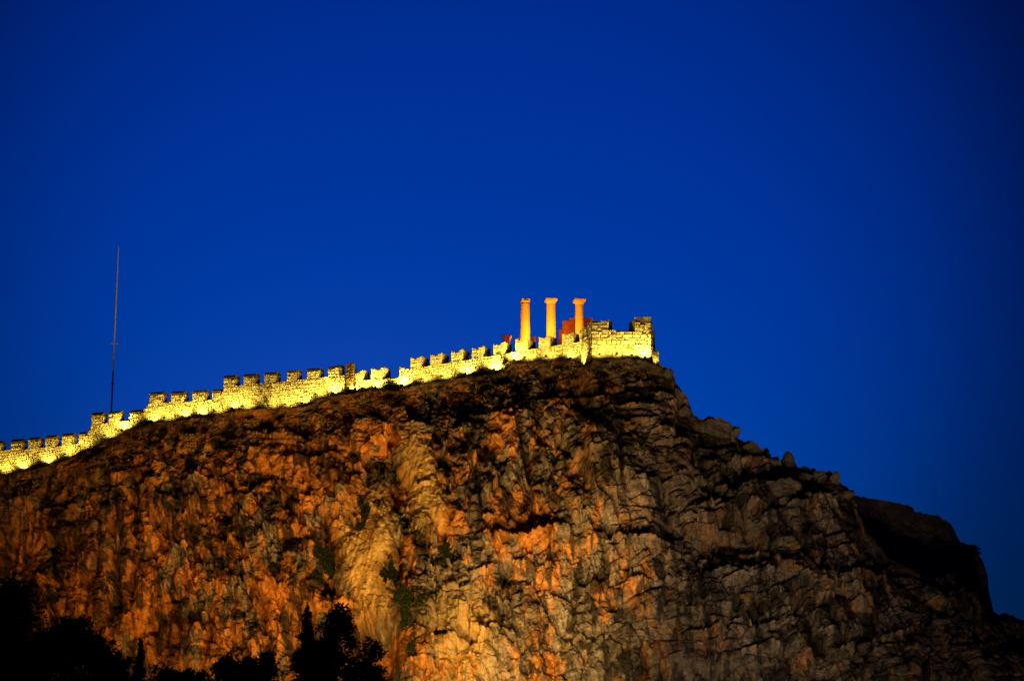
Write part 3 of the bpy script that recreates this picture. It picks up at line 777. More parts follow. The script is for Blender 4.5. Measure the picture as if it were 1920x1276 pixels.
def tower():
    fr = Face(plan(1109, 249.5), plan(1222.5, 249.3))
    fl = Face(plan(1087, 256.6), plan(1109, 249.5))
    rt = Face(plan(1222.5, 249.3), plan(1227.5, 255))
    rnd = random.Random(77)
    base = fr.pt(fr.L / 2, fr.hit(1165, 700)[1], -2.5)
    root = empty("corner_tower", base, "brightly lit stone corner tower with two swallowtail merlons on the cliff brink", "tower")
    # front wall
    f_top = [fr.hit(*q) for q in ((1109, 619.5), (1141, 619), (1190, 621.5), (1222.5, 622))]
    zt = lambda a: float(np.interp(a, [q[0] for q in f_top], [q[1] for q in f_top]))
    zb = fr.hit(1165, 702)[1]
    m = MB(); m.prism([(0, zb), (fr.L, zb)] + [(max(0, min(fr.L, a)), z) for a, z in f_top[::-1]], fr.p0, fr.u, fr.n, 1.1)
    m.build("front_wall_core", M_MORTAR, root, origin=base)
    mb, bg = lay_stones(fr, 0.0, fr.L, lambda a: zb, zt, .40, .80, .20, -.012, rnd, .36, .085)
    put_stones(mb, bg, root, base)
    # flank
    t0 = fl.hit(1087.5, 638); t1 = fl.hit(1108.5, 626)
    zfl = lambda a: float(np.interp(a, [t0[0], t1[0]], [t0[1], t1[1]]))
    zb2 = fl.hit(1098, 705)[1]
    m = MB(); m.prism([(0, zb2), (fl.L - .06, zb2), (fl.L - .06, zfl(fl.L)), (0, zfl(0))], fl.p0, fl.u, fl.n, .9)
    m.build("flank_wall_core", M_MORTAR, root, origin=base)
    mb, bg = lay_stones(fl, 0, fl.L, lambda a: zb2, zfl, .4, .8, .12, 0, rnd, .5)
    put_stones(mb, bg, root, base)
    # flank merlons (seen almost edge on)
    for s0, s1, py in ((0.0, 1.7, 616), (3.0, 4.7, 607), (5.6, 7.2, 602)):
        zz = fl.hit(1087 + 22 * (s0 + s1) / 2 / fl.L, py)[1]
        s1 = min(s1, fl.L - .08)
        w = s1 - s0
        tops = [(s0, zz), (s0 + w / 2, zz - .5), (s1, zz)]
        m = MB(); m.prism([(s0, zfl(s0)), (s1, zfl(s1))] + tops[::-1], fl.p0, fl.u, fl.n, .88)
        mo = m.build("merlon", M_PLASTER, root, origin=base)
        mb, bg = lay_stones(fl, s0, s1, zfl, lambda a: float(np.interp(a, [q[0] for q in tops], [q[1] for q in tops])), .36, .6, .08, 0, rnd, None)
        so = mb.build("rubble_stonework", M_STONE, mo, origin=base); so["kind"] = "stuff"
    # front merlons
    for xl, xr, yl, ym, yr in ((1109, 1141.5, 603, 604.5, 599), (1190, 1222.5, 600.5, 607.5, 604)):
        a0, z0 = fr.hit(xl, yl); a1, z1 = fr.hit(xr, yr); zm = fr.hit((xl + xr) / 2, ym)[1]
        a0 = max(a0, 0); a1 = min(a1, fr.L); w = a1 - a0
        tops = [(a0, z0), (a0 + w * .2, z0 * .5 + zm * .5), (a0 + w * .48, zm), (a0 + w * .8, zm * .45 + z1 * .55), (a1, z1)]
        pl = [(a0, zt(a0)), (a1, zt(a1))] + tops[::-1]
        m = MB(); n_ = len(pl)
        # the embrasure is splayed: wider merlons at the back
        lx, rx = (0.0, 0.42) if xl < 1150 else (-0.68, 0.0)
        bk = [fr.pt(q + (lx if q < a0 + w * .1 else rx if q > a1 - w * .1 else 0), z_, -1.08) for q, z_ in pl]
        m.add([fr.pt(q, z_) for q, z_ in pl] + bk, [tuple(range(n_)), tuple(range(2 * n_ - 1, n_ - 1, -1))] + [(i, i + n_, (i + 1) % n_ + n_, (i + 1) % n_) for i in range(n_)])
        mo = m.build("merlon", M_MORTAR, root, origin=base)
        mb, bg = lay_stones(fr, a0, a1, zt, lambda a: float(np.interp(a, [q[0] for q in tops], [q[1] for q in tops])), .34, .8, .13, 0, rnd, .42)
        put_stones(mb, bg, mo, base)
    # right hand return of the tower, its merlon and the foundation below it
    zr = rt.hit(1225, 619)[1]
    m = MB(); m.prism([(0.04, zb), (rt.L, zb), (rt.L, zr), (0.04, zr)], rt.p0, rt.u, rt.n, .9)
    m.build("return_wall_core", M_MORTAR, root, origin=base)
    mb, bg = lay_stones(rt, 0.05, rt.L, lambda a: zb, lambda a: zr, .4, .8, .12, 0, rnd, None)
    so = mb.build("rubble_stonework", M_STONE, root, origin=base); so["kind"] = "stuff"
    m = MB(); s0, s1 = 0.1, 1.7; zz = rt.hit(1224, 605)[1]
    m.prism([(s0, zr), (s1, zr), (s1, zz), ((s0 + s1) / 2, zz - .45), (s0, zz)], rt.p0, rt.u, rt.n, 2.1)
    m.build("merlon", M_PLASTER, root, origin=base)
    ff = Face(plan(1222.8, 250.2), plan(1236, 251.2))
    z1 = ff.hit(1230, 657)[1]; z0 = ff.hit(1230, 705)[1]
    m = MB(); m.prism([(0, z0), (ff.L, z0), (ff.L, z1), (0, z1)], ff.p0, ff.u, ff.n, 2.5)
    m.build("foundation_core", M_MORTAR, root, origin=base)
    mb, bg = lay_stones(ff, 0, ff.L, lambda a: z0, lambda a: z1, .38, .5, .12, 0, rnd, None)
    so = mb.build("rubble_stonework", M_STONE, root, origin=base); so["kind"] = "stuff"
    return fr, fl
T_FR, T_FL = tower()

# ------------------------------------------------------------------ floodlights
def spot(parent, loc, target, watts, colr, size, blend=0.5, radius=0.12, name="lamp_light"):
    ld = bpy.data.lights.new(name, 'SPOT')
    ld.energy = watts; ld.color = colr; ld.spot_size = R(size); ld.spot_blend = blend; ld.shadow_soft_size = radius
    o = bpy.data.objects.new(name, ld)
    d = Vector(target) - Vector(loc)
    o.rotation_euler = d.to_track_quat('-Z', 'Y').to_euler()
    o.location = Vector(loc) - parent.location
    return link(o, parent)
def fixture(name, loc, target, label, cat, group, size, glow):
    root = empty(name, loc, label, cat, group)
    d = (Vector(target) - Vector(loc)).normalized()
    q = d.to_track_quat('-Z', 'Y').to_matrix()
    m = MB()
    w = size
    # housing: tapered box, open end towards the target
    vs = []
    for zz, sc in ((-.28 * w, 1.0), (.28 * w, .55)):
        vs += [q @ Vector((x * w * .5 * sc, y * w * .36 * sc, zz)) for x, y in ((-1, -1), (1, -1), (1, 1), (-1, 1))]
    m.add(vs, [(4, 5, 6, 7)] + [(i, i + 4, (i + 1) % 4 + 4, (i + 1) % 4) for i in range(4)])
    m.build("housing", M_LAMP, root)
    m = MB()
    m.add([q @ Vector((x * w * .46, y * w * .32, -.20 * w)) for x, y in ((-1, -1), (1, -1), (1, 1), (-1, 1))], [(3, 2, 1, 0)])
    m.build("lens", glow, root)
    m = MB()
    for sx in (-1, 1):
        e = q @ Vector((sx * w * .5, 0, 0))
        m.tube(e, (e.x, e.y, -w * .55), w * .04, w * .04, 6)
    m.box((0, 0, -w * .57), (w * 1.1, w * .3, w * .05))
    m.build("bracket", M_LAMP, root)
    return root
ORD = ["first", "second", "third", "fourth", "fifth", "sixth", "seventh"]
def wall_lamp(fc, px, strength, where, k, out=None, lift=0.1, size=140):
    # the stronger ones stand closer to the wall and burn a hot pool into it
    if out is None: out = 1.65 if strength < 0.95 else 1.0
    s_, z_ = fc.hit(px, float(np.interp(px, EDGE[:, 0], EDGE[:, 1])))
    loc = fc.pt(s_, z_ + .12 + lift, out)
    tgt = fc.pt(s_, z_ + 2.6, 0.0)
    root = fixture("floodlight", loc, tgt, f"small floodlight under {where}, {ORD[k]} from its left end", "floodlight", "floodlights along the foot of the fortress wall", .34, M_GLOW)
    l2 = Vector(loc) + (Vector(tgt) - Vector(loc)).normalized() * .14
    spot(root, l2, tgt, WALL_W * strength, GOLD, size, .7, .10)
WL = {'A': ("the lowest wall section", [(-150, 1), (-50, 1), (12, .8), (45, 1.1), (92, 1.0), (132, .9), (160, .5)]),
      'B': ("the stepped wall by the mast", [(207, .8), (234, 2.4)]),
      'C': ("the three square merlons", [(290, 1.1), (318, .8), (348, 1.1), (382, 1.4), (412, .7)]),
      'D': ("the round topped merlons", [(442, 1.1), (466, .9), (514, .6), (545, .94), (572, 1.0), (602, .94), (630, 2.3)]),
      'F': ("the low swallowtail wall", [(666, 1.3), (686, 1.1), (710, 2.0)]),
      'G': ("the long swallowtail wall", [(759, 3.0), (800, .9), (838, .94), (878, 2.2), (932, 3.0)]),
      'H': ("the temple column wall", [(970, 2.8), (994, .9), (1034, .94), (1075, 1.0)])}
for key, (where, ls) in WL.items():
    for k, (px, st) in enumerate(ls):
        wall_lamp(FACES[key][0], px, st, where, k)
for k, (px, st, ou) in enumerate(((1124, 1.15, 1.7), (1156, .9, 1.7), (1184, 1.4, 1.2), (1209, 2.9, 1.0))):
    wall_lamp(T_FR, px, st, "the corner tower front", k, out=ou)
wall_lamp(Face(plan(1222.8, 250.2), plan(1236, 251.2)), 1227, .16, "the stepped tower foundation", 0, out=.6, lift=-.22)
wall_lamp(T_FL, 1097, 1.6, "the corner tower flank", 0)

# ------------------------------------------------------------------ the temple on the rock
def column(px, w0, w1, capw, ytop, ycap, Y, label, worn=False, ybase=668):
    top = at(px, ytop, Y); neck = at(px, ycap, Y); base = at(px, ybase, Y)
    sc = Y / FPX / CP
    root = empty("temple_column", base, label, "column", "standing columns of the ruined temple")
    r0, r1 = w0 * sc / 2, w1 * sc / 2
    H = neck[2] - base[2]
    nd = 7
    hs = [0]
    rr = random.Random(int(px))
    for i in range(nd): hs.append(hs[-1] + rr.uniform(.8, 1.2))
    hs = [q / hs[-1] * H for q in hs]
    seg = 40
    for i in range(nd):
        vs = []; za, zb_ = hs[i] + .008, hs[i + 1] - .008
        lv = [(za, .985), (za + .03, 1.0), (zb_ - .03, 1.0), (zb_, .985)]
        for z, q in lv:
            r = (r0 + (r1 - r0) * z / H) * q
            for k in range(seg):
                t = 2 * math.pi * k / seg
                f = r * (1.0 if k % 2 == 0 else .975)
                vs.append((f * math.cos(t), f * math.sin(t), z))
        fs = [(j * seg + k, j * seg + (k + 1) % seg, (j + 1) * seg + (k + 1) % seg, (j + 1) * seg + k) for j in range(3) for k in range(seg)]
        fs += [tuple(range(seg - 1, -1, -1)), tuple(range(3 * seg, 4 * seg))]
        mesh_obj("drum", vs, fs, M_TEMPLE, root)
    cw = capw * sc / 2; ch = top[2] - neck[2]
    vs = []; sg = 28
    prof = [(r1 * 1.0, 0), (r1 * 1.03, ch * .1), (cw * .82, ch * .38), (cw * .94, ch * .55), (cw * .92, ch * .6)] if not worn else \
           [(r1 * .86, 0), (r1 * .74, ch * .12), (cw * .96, ch * .42), (cw * 1.0, ch * .6), (cw * .88, ch * .72)]
    for r, z in prof:
        for k in range(sg):
            t = 2 * math.pi * k / sg
            j = 1 + (rr.uniform(-.06, .04) if worn else 0)
            vs.append((r * j * math.cos(t), r * j * math.sin(t), H + z))
    n_ = len(prof)
    fs = [(j * sg + k, j * sg + (k + 1) % sg, (j + 1) * sg + (k + 1) % sg, (j + 1) * sg + k) for j in range(n_ - 1) for k in range(sg)]
    fs += [tuple(range(sg - 1, -1, -1)), tuple(range((n_ - 1) * sg, n_ * sg))]
    mesh_obj("echinus", vs, fs, M_TEMPLE, root, smooth=True)
    m = MB(); zt0 = H + prof[-1][1] + .004
    aw = cw if not worn else cw * .88
    m.box((0, 0, (zt0 + H + ch) / 2), (aw * 1.86, aw * 1.86, H + ch - zt0), Matrix.Rotation(R(8), 3, 'Z'))
    m.build("abacus", M_TEMPLE, root)
TY = 272.0
column(985, 19.5, 16.5, 18.5, 561.5, 569.5, TY, "leftmost lit temple column with worn narrow capital", True)
column(1033.5, 18.5, 16.5, 23, 561.5, 570, TY + .5, "middle lit temple column with square topped capital")
column(1087, 17.5, 15.5, 23, 562.5, 571, TY + 1, "rightmost lit temple column standing before the red stepped wall")

def ruin_wall():
    Y = 279
    base = at(1080, 668, Y)
    root = empty("temple_ruin_wall", base, "stepped red ashlar ruin wall behind the rightmost temple column", "wall")
    sc = Y / FPX / CP
    rr = random.Random(4)
    rows = [(597, 605, 1067, 1111), (605, 613, 1054.5, 1112), (613, 621, 1054, 1113), (621, 629.5, 1048.5, 1113), (629.5, 638, 1047.5, 1113), (638, 648, 1047, 1113), (648, 668, 1047, 1113)]
    rows[0] = (597.5, 603, 1067, 1111); rows[1] = (603, 611, 1054, 1112); rows[2] = (611, 619, 1054, 1113); rows[3] = (619, 628, 1048.5, 1113); rows[4] = (628, 638, 1047.5, 1113)
    for y0, y1, xa, xb in rows:
        x = xa
        while x < xb - 1:
            w = rr.uniform(13, 22)
            if xb - x - w < 8: w = xb - x
            p = at(x + w / 2, (y0 + y1) / 2, Y) - base
            hh = at(x, y0, Y)[2] - at(x, y1, Y)[2]
            m = MB(); m.box((p[0], p[1] + rr.uniform(-.05, .05), p[2]), (w * sc - .03, 1.1, hh - .02))
            m.build("ashlar_block", M_RED, root)
            x += w
ruin_wall()
def stump(px, ytop, w, label, flared, Y=266):
    base = at(px, 672, Y); top = at(px, ytop, Y); sc = Y / FPX / CP
    root = empty("column_stump", base, label, "column stump", "broken column stumps beside the temple")
    H = top[2] - base[2]; r = w * sc / 2
    nk = H - (.62 if flared else .25)
    m = MB(); m.tube((0, 0, 0), (0, 0, nk), r * .82, r * .74, 20); m.build("shaft", M_RED, root)
    vs = []; sg = 20; rr = random.Random(int(px))
    prof = [(r * .74, nk + .004), (r * .80, nk + .14), (r * 1.06, H - .12), (r * 1.1, H)] if flared else [(r * .78, nk + .004), (r * .86, nk + .1), (r * .8, H)]
    for q, z in prof:
        for k in range(sg):
            t = 2 * math.pi * k / sg
            jj = 1 + (.1 * (k % 2) if flared else rr.uniform(-.08, .06))
            vs.append((q * jj * math.cos(t), q * jj * math.sin(t), z + (rr.uniform(-.1, .04) if z >= H else 0)))
    n_ = len(prof)
    fs = [(j * sg + k, j * sg + (k + 1) % sg, (j + 1) * sg + (k + 1) % sg, (j + 1) * sg + k) for j in range(n_ - 1) for k in range(sg)] + [tuple(range((n_ - 1) * sg, n_ * sg))]
    mesh_obj("flared_capital" if flared else "broken_top", vs, fs, M_RED, root)
stump(950, 630, 17, "red column stump with flared carved capital behind the last merlon before the columns", True, 270)
stump(969, 634, 9, "low broken red stump just left of the leftmost column", False, 268)
stump(1001, 631, 11, "low broken red stump just right of the leftmost column", False, 276)
for px, tx, lab, st in ((982, 985, "leftmost", 1.5), (1029, 1033, "middle", 1.2), (1080, 1086, "rightmost", 1.2), (948, 949, "stump", .12)):
    loc = at(px, 668, TY - 5.0); tgt = at(tx, 606, TY)
    rt_ = fixture("temple_floodlight", loc, tgt, f"orange floodlight hidden behind the wall at the foot of the {lab} column" if lab != "stump" else "dim orange floodlight before the flared red column stump", "floodlight", "orange floodlights at the temple", .5, M_GLOW2)
    spot(rt_, Vector(loc) + (Vector(tgt) - Vector(loc)).normalized() * .2, tgt, TEMPLE_W * st, ORANGE, 75, .6, .12)

# ------------------------------------------------------------------ mast
def mast():
    Y = 300
    b = at(207.5, 800, Y); sc = Y / FPX / CP
    H = at(207.5, 467, Y)[2] - b[2]
    root = empty("flag_mast", b, "tall thin steel mast with one crossbar rising behind the left wall", "mast")
    h = lambda py: at(207.5, py, Y)[2] - b[2]
    cuts = [(0, .125), (h(719), .12), (h(644), .115), (h(571), .105), (h(527), .085), (H, .055)]
    for (z0, r0), (z1, r1) in zip(cuts[:-1], cuts[1:]):
        m = MB(); m.tube((0, 0, z0), (0, 0, z1 - .004), r0, r1 + .005, 12); m.build("pole_segment", M_BRONZE, root, smooth=False)
    for py, r in ((719, .2), (571, .2), (527, .14)):
        m = MB(); m.tube((0, 0, h(py) - .12), (0, 0, h(py) + .12), r, r, 12); m.build("collar", M_BRASS, root)
    m = MB(); m.tube((-8 * sc, 0, h(644)), (8 * sc, 0, h(644)), .09, .09, 8); m.build("crossbar", M_BRONZE, root)
    m = MB(); m.tube((0, 0, H), (0, 0, h(457)), .016, .012, 6); m.tube((0, 0, h(466)), (0, 0, h(463)), .08, .02, 8); m.build("finial", M_BRONZE, root)
mast()

# ------------------------------------------------------------------ big floodlights and two added fill lamps at the foot of the cliff (below the frame)
AMBER = (1.0, 0.45, 0.07)
for k, (x, Y, tx, ty, st, size, lab, lc) in enumerate(((-62, 232, 120, 1010, .36, 95, "left", AMBER), (-34, 221, 400, 1010, .62, 95, "left of centre", AMBER),
        (-14, 211, 740, 1010, .85, 95, "central", SODIUM), (0, 204, 880, 1130, 1.05, 80, "right of centre", (1.0, 0.62, 0.16)), (18, 190, 1190, 930, .40, 80, "right", PALE),
        (30, 178, 1400, 900, .28, 40, "far right", PALE), (46, 196, 1660, 1180, .15, 74, "low right", PALE),
        (8, 186, 820, 770, .80, 62, "added-fill upper", SODIUM), (-40, 206, 330, 850, .42, 66, "added-fill upper left", AMBER))):  # the two upper lamps are added fill for the dark top band
    loc = np.array([x, Y, gz(Y) + .9]); tgt = at(tx, ty, 252)
    rt_ = fixture("cliff_flood_or_fill_lamp", loc, tgt, f"{lab} sodium floodlight on the ground lighting the cliff face", "floodlight", "sodium floodlights and added fill lamps at the cliff foot", .8, M_GLOW2)
    spot(rt_, Vector(loc) + (Vector(tgt) - Vector(loc)).normalized() * .4, tgt, CLIFF_W * st, lc, size, .8, .25)

# ------------------------------------------------------------------ boulders of the right ridge
def boulder(px, py, w, h, label, kind=0, seed=0, sink=0.3, tilt=0.0):
    p = on_cliff(px, py + h * .2)
    sc = p[1] / FPX
    rr = np.random.default_rng(seed)
    W, Hh, D = w * sc / 2, h * sc / 2, (w + h) * .45 * sc / 2
    # cut a sphere-like point cloud by random planes: angular block
    n1, n2 = 40, 26
    vs = []
    pl = rr.normal(size=(18, 3)); pl /= np.linalg.norm(pl, axis=1)[:, None]; off = rr.uniform(.6, .95, 18)
    for j in range(n2 + 1):
        ph = math.pi * j / n2
        for i in range(n1):
            th = 2 * math.pi * i / n1
            d = np.array([math.sin(ph) * math.cos(th), math.sin(ph) * math.sin(th), math.cos(ph)])
            q = d * 1.05 / max(abs(d[0]) ** 6 + abs(d[1]) ** 6 + abs(d[2]) ** 6, 1e-6) ** (1 / 6) if kind == 0 else d * 1.1
            for a, b_ in zip(pl, off):
                m_ = q @ a
                if m_ > b_: q = q - a * (m_ - b_)
            if kind == 1: q[:2] *= (1.0 - .45 * max(0, q[2]))
            q = q * (1 + .22 * float(fbm(q[0] * 1.9 + seed, q[1] * 1.9, q[2] * 2.6, 4, .6)))
            x, z = q[0] * W, q[2] * Hh
            vs.append((x * math.cos(tilt) - z * math.sin(tilt), q[1] * D, x * math.sin(tilt) + z * math.cos(tilt)))
    fs = [(j * n1 + i, (j + 1) * n1 + i, (j + 1) * n1 + (i + 1) % n1, j * n1 + (i + 1) % n1) for j in range(n2) for i in range(n1)]
    o = mesh_obj("boulder", vs, fs, M_BOULDER)
    c = at(px, py, p[1] + .2)
    o.location = [float(q) for q in c]
    tag(o, label, "boulder", "boulders on the right ridge")
for a in ((1478, 864, 36, 34, "pointed grey boulder standing up on the skyline of the right ridge", 1, 1),
          (1452, 866, 24, 20, "low rounded boulder just left of the pointed skyline boulder", 0, 2),
          (1405, 838, 34, 24, "dark flat topped boulder on the ridge below the big shoulder block", 0, 3),
          (1340, 803, 74, 46, "largest square block on the ridge shoulder right of the tower", 0, 4),
          (1376, 812, 24, 24, "small block against the right side of the largest shoulder block", 0, 5),
          (1535, 894, 36, 28, "tilted pale slab boulder on the skyline right of the pointed boulder", 0, 6, .3, .35),
          (1563, 898, 22, 26, "upright small boulder at the right end of the tilted slabs", 0, 7),
          (1508, 893, 30, 22, "flat slab boulder between the pointed boulder and the tilted slab", 0, 8, .3, .2),
          (1588, 925, 26, 20, "last small boulder before the black hill behind", 0, 9),
          (1252, 702, 22, 26, "small brown boulder beside the tower foundation", 0, 10),
          (1275, 745, 26, 32, "narrow boulder on the steep skyline below the tower", 0, 11),
          (1470, 915, 70, 34, "wide layered block on the face below the pointed boulder", 0, 12, .3, .2),
          (1285, 770, 30, 26, "brown boulder left of the largest shoulder block", 0, 13)):
    boulder(*a)

# ------------------------------------------------------------------ vegetation
def leaf_cloud(centres, radii, n, size, rnd, squash=1.0, up=0.0):
    """many small leaf quads spread through ellipsoid clumps"""
    c = np.asarray(centres, float); r = np.asarray(radii, float)
    vol = (r[:, 0] * r[:, 1] * r[:, 2]) ** .75
    pick = rnd.choice(len(c), n, p=vol / vol.sum())
    d = rnd.normal(size=(n, 3)); d /= np.linalg.norm(d, axis=1)[:, None]
    rad = rnd.random(n) ** .45 * rnd.uniform(.75, 1.12, n)
    P = c[pick] + d * rad[:, None] * r[pick]
    a = rnd.normal(size=(n, 3)); a[:, 2] += up; a /= np.linalg.norm(a, axis=1)[:, None]
    b = np.cross(a, rnd.normal(size=(n, 3))); b /= np.linalg.norm(b, axis=1)[:, None]
    s = size * rnd.uniform(.5, 1.4, n)[:, None]
    q0 = P - a * s; q1 = P + b * s * .45 + a * s * .1; q2 = P + a * s; q3 = P - b * s * .45 + a * s * .1
    V = np.stack([q0, q1, q2, q3], 1).reshape(-1, 3)
    F = np.arange(4 * n).reshape(n, 4)
    return V, F
def tree(px, ytop, hw, Y, label, kind, n, leaf, mat, seed, group=None, name="tree", ybot=None):
    rnd = np.random.default_rng(seed)
    gx, _, _ = at(px, 1276, Y)
    base = np.array([gx, Y, gz(Y) - .1])
    H = at(px, ytop, Y)[2] - base[2]; sc = Y / FPX
    Rw = hw * sc
    root = empty(name, base, label, "tree", group)
    m = MB()
    m.tube((0, 0, 0), (rnd.normal() * .1, rnd.normal() * .1, H * .55), .035 * H * .6, .018 * H * .6, 9)
    m.tube((0, 0, H * .55), (0, 0, H * .9), .018 * H * .6, .02, 7)
    cs, rs = [], []
    if kind == 'cypress':
        for k in range(26):
            z = H * (.08 + .9 * (k + .5) / 26); f = (z / H)
            w = Rw * (math.sin(min(1, f * 1.9) * math.pi / 2) * (1 - max(0, f - .35) / .68) ** .8)
            for q in range(2):
                t = rnd.uniform(0, 6.28)
                cs.append((w * .35 * math.cos(t), w * .35 * math.sin(t), z)); rs.append((w * .75 + .05, w * .75 + .05, H * .045))
    else:
        nb = 46
        for k in range(nb):
            f = rnd.uniform(.0, 1.0)
            t = rnd.uniform(0, 6.28)
            z = H * (.22 + .70 * f)
            w = Rw * (1 - max(0, f - .25) ** 1.3 * (1.05 if kind == 'pine' else .7)) * rnd.uniform(.35, 1.0)
            p = (w * .85 * math.cos(t), w * .85 * math.sin(t), z)
            q = Rw * rnd.uniform(.26, .46)
            cs.append(p); rs.append((q, q, q * rnd.uniform(.6, 1.0)))
            m.tube((0, 0, z * .75), p, .05, .02, 5)
        cs.append((0, 0, H * .95)); rs.append((Rw * .2, Rw * .2, H * .05))
    m.build("trunk", M_BARK, root)
    V, F = leaf_cloud(cs, rs, n, leaf, rnd)
    me = bpy.data.meshes.new("crown"); me.from_pydata(V.tolist(), [], F.tolist()); me.update(); me.materials.append(mat)
    link(bpy.data.objects.new("crown", me), root)
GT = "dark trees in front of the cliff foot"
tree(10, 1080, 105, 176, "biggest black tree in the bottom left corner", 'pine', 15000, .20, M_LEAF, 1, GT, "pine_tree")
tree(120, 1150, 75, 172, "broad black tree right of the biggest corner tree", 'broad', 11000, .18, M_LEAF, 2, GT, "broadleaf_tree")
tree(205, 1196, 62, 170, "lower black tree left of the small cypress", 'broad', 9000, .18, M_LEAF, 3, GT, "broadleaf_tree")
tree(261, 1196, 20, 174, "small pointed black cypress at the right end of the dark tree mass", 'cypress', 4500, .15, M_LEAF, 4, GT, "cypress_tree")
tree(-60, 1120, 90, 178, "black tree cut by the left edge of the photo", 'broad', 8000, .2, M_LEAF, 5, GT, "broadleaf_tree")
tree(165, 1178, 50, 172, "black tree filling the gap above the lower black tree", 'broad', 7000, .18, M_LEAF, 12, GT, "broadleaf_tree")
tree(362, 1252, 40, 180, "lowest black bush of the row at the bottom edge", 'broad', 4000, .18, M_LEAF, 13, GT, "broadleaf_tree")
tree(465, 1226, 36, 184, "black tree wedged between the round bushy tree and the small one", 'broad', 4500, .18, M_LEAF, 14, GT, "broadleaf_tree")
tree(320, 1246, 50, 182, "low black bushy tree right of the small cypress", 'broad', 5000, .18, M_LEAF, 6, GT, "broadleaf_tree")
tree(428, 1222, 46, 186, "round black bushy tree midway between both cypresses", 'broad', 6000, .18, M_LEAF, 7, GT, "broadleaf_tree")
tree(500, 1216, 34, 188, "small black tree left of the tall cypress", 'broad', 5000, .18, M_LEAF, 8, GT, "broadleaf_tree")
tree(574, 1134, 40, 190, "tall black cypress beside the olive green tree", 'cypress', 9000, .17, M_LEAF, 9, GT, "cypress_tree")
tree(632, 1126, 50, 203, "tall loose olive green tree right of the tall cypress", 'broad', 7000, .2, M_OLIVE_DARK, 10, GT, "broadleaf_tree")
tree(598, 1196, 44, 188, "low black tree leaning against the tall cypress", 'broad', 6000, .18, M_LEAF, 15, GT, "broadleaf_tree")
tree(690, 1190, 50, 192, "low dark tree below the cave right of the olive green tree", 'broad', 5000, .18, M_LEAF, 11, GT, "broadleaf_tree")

def shrub(px, py, w, h, label, mat, seed, n=900, leaf=.16, hang=False, name="shrub", group="shrubs clinging to the cliff", out=.3, p=None):
    rnd = np.random.default_rng(seed)
    out = max(out, .6) if mat is not M_DRY else out
    k_ = 1.25 if mat is not M_DRY else 1.0
    if p is None: p = on_cliff(px, py)
    sc = p[1] / FPX; Rw, Rh = k_ * w * sc / 2, k_ * h * sc / 2; n = int(n * k_ * 1.3)
    root = empty(name, p + np.array([0, -out, 0]), label, "shrub", group)
    cs, rs = [], []
    for k in range(9):
        t = rnd.uniform(0, 6.28); f = rnd.uniform(-.75, .75)
        ww = Rw * (1 - .5 * abs(f))
        cs.append((ww * .6 * math.cos(t), -abs(ww * .4 * math.sin(t)), Rh * f)); rs.append((Rw * .45, Rw * .4, Rh * .35))
    V, F = leaf_cloud(cs, rs, n, leaf, rnd, up=-1.2 if hang else .5)
    me = bpy.data.meshes.new("foliage"); me.from_pydata(V.tolist(), [], F.tolist()); me.update(); me.materials.append(mat)
    link(bpy.data.objects.new("foliage", me), root)
    m = MB()
    for k in range(4):
        c = cs[k]
        m.tube((0, out + .3, -Rh * .3), c, .05, .015, 5)
    m.build("stem", M_BARK, root)
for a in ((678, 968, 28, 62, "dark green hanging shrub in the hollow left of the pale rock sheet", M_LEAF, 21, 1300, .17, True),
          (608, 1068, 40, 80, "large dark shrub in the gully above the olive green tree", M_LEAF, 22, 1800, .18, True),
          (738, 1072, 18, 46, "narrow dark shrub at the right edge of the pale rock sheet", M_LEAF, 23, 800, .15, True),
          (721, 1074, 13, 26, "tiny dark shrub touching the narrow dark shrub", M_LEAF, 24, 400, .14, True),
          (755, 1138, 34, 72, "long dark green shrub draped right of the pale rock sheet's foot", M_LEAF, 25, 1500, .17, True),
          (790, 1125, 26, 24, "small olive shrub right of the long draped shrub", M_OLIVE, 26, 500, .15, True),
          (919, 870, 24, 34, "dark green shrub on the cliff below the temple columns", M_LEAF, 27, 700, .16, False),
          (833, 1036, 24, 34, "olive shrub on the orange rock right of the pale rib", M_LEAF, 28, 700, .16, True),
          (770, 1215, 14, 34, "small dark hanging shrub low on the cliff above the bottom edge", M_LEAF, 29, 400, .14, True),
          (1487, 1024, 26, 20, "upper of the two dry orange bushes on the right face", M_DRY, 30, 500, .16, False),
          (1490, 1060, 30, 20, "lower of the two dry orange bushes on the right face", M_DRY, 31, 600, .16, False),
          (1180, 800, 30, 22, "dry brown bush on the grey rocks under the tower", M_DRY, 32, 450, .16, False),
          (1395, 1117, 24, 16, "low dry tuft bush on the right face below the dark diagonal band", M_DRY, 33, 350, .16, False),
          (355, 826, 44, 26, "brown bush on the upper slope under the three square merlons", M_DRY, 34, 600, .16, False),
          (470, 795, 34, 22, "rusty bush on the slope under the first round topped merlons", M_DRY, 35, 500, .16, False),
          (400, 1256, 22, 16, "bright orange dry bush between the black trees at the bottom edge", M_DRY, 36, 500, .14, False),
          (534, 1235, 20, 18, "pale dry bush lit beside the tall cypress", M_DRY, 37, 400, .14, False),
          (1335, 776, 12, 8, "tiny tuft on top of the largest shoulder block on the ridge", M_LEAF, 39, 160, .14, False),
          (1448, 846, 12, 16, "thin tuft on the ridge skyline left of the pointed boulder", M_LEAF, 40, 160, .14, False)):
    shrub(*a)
shrub(1822, 1030, 30, 20, "dark bush on the skyline of the black hill behind", M_LEAF, 38, 500, .16, False, p=at(1822, 1029, 284.5), group="shrubs on the far hill")

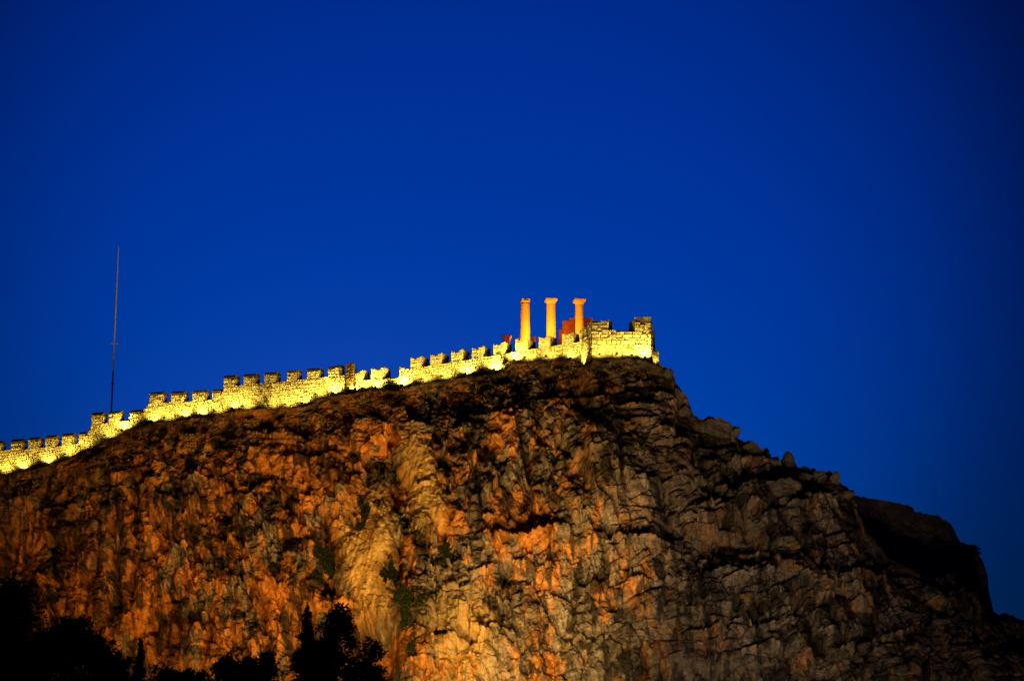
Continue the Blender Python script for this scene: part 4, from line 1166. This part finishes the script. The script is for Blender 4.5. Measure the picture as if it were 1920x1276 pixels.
def wall_plant(fc, px, py, w, h, label, mat, seed, n, leaf, name, spiky=False):
    rnd = np.random.default_rng(seed)
    s_, z_ = fc.hit(px, py)
    base = fc.pt(s_, z_, .12)
    sc = base[1] / FPX; Rw, Rh = w * sc / 2, h * sc / 2
    root = empty(name, base, label, "plant", "plants growing on the fortress walls")
    V = []; F = []
    if spiky:
        for k in range(n):
            t = rnd.uniform(-1.25, 1.25); l = Rh * 2 * rnd.uniform(.6, 1.0)
            d = np.array([math.sin(t), -abs(rnd.normal()) * .35, math.cos(t)]); d /= np.linalg.norm(d)
            sd = np.array([math.cos(t), 0, -math.sin(t)]) * .05
            a = d * l * .55 + np.array([0, 0, .05]); b = d * l + np.array([0, 0, -l * .25 * abs(t)])
            i = len(V); V += [-sd, sd, a + sd, b, a - sd]; F.append((i, i + 1, i + 2, i + 3, i + 4))
    else:
        cs = [(rnd.uniform(-.8, .8) * Rw, -.15, rnd.uniform(-.8, .8) * Rh) for _ in range(16)]
        rs = [(Rw * .3, .16, Rh * .28)] * 16
        Va, Fa = leaf_cloud(cs, rs, n, leaf, rnd)
        V = Va.tolist(); F = Fa.tolist()
    me = bpy.data.meshes.new("foliage"); me.from_pydata([tuple(q) for q in V], [], [tuple(q) for q in F]); me.update(); me.materials.append(mat)
    link(bpy.data.objects.new("foliage", me), root)
wall_plant(T_FR, 1182, 661, 16, 14, "bright green spiky plant growing from the tower wall above a floodlight", M_GREEN, 41, 60, .1, "wall_plant", True)
wall_plant(FACES['D'][0], 502, 738, 46, 40, "grey green creeper spread over the tall wall below the third round topped merlon", M_OLIVE, 42, 1500, .07, "creeper")
wall_plant(FACES['F'][0], 728, 723, 24, 14, "olive leaves standing in for shade on the low wall right of the second swallowtail merlon", M_OLIVE, 43, 500, .07, "creeper")  # leaves added to stand for a greenish shadow on the wall
wall_plant(FACES['G'][0], 946, 678, 16, 22, "dull olive leaves standing in for a shaded pier on the wall beside the last merlon before the columns", M_OLIVE, 44, 500, .07, "creeper")  # leaves added to stand for a dark olive pier in shadow

# dry grass and low scrub along the wall foot and the upper slope: nobody could count it
def scrub():
    rnd = np.random.default_rng(51)
    V = []; F = []
    for k in range(1100):
        px = rnd.uniform(-20, 1240)
        e = float(np.interp(px, EDGE[:, 0], EDGE[:, 1]))
        py = e + abs(rnd.normal()) * (38 if px < 1090 else 16) + rnd.uniform(1, 6)
        i0 = np.argmin((_cpx[:800000] - px) ** 2 + (_cpy[:800000] - py) ** 2) if False else None
        tufts.append((px, py))
tufts = []
scrub()
def scrub_mesh():
    rnd = np.random.default_rng(52)
    sel = (_cpx > -30) & (_cpx < 1260) & (_cpy < 1000)
    P = CLIFF_V[sel]; qx = _cpx[sel]; qy = _cpy[sel]
    # bucket lookup
    key = (np.round(qx / 3).astype(int) + 100) * 4000 + np.round(qy / 3).astype(int)
    order = np.argsort(key); ks = key[order]
    V = []; F = []
    dens = fbm(np.array([t[0] for t in tufts]) * .018, np.array([t[1] for t in tufts]) * .03, np.zeros(len(tufts)), 3)
    for (px, py), dn in zip(tufts, dens):
        if dn < -.12: continue
        kk = (int(round(px / 3)) + 100) * 4000 + int(round(py / 3))
        j = np.searchsorted(ks, kk)
        if j >= len(ks) or ks[j] != kk: continue
        p = P[order[j]]
        nb = int(rnd.integers(7, 16)); Rr = rnd.uniform(.15, .55)
        for b in range(nb):
            t = rnd.uniform(0, 6.28); tl = rnd.uniform(.1, .9)
            d = np.array([math.cos(t) * tl, math.sin(t) * tl, 1.0]); d /= np.linalg.norm(d)
            o_ = p + np.array([math.cos(t), math.sin(t) * .4, -.3]) * Rr * .3
            l = Rr * rnd.uniform(.7, 1.6)
            sd = np.cross(d, rnd.normal(size=3)); sd = sd / np.linalg.norm(sd) * rnd.uniform(.03, .07)
            i = len(V); V += [o_ - sd, o_ + sd, o_ + d * l * .6 + sd * .8, o_ + d * l, o_ + d * l * .6 - sd * .8]; F.append((i, i + 1, i + 2, i + 3, i + 4))
    me = bpy.data.meshes.new("dry_grass"); me.from_pydata([tuple(map(float, q)) for q in V], [], F); me.update(); me.materials.append(M_GRASS)
    o = link(bpy.data.objects.new("dry_grass", me))
    tag(o, "dry grass and low scrub on the slope under the walls", "grass", kind="stuff")
scrub_mesh()
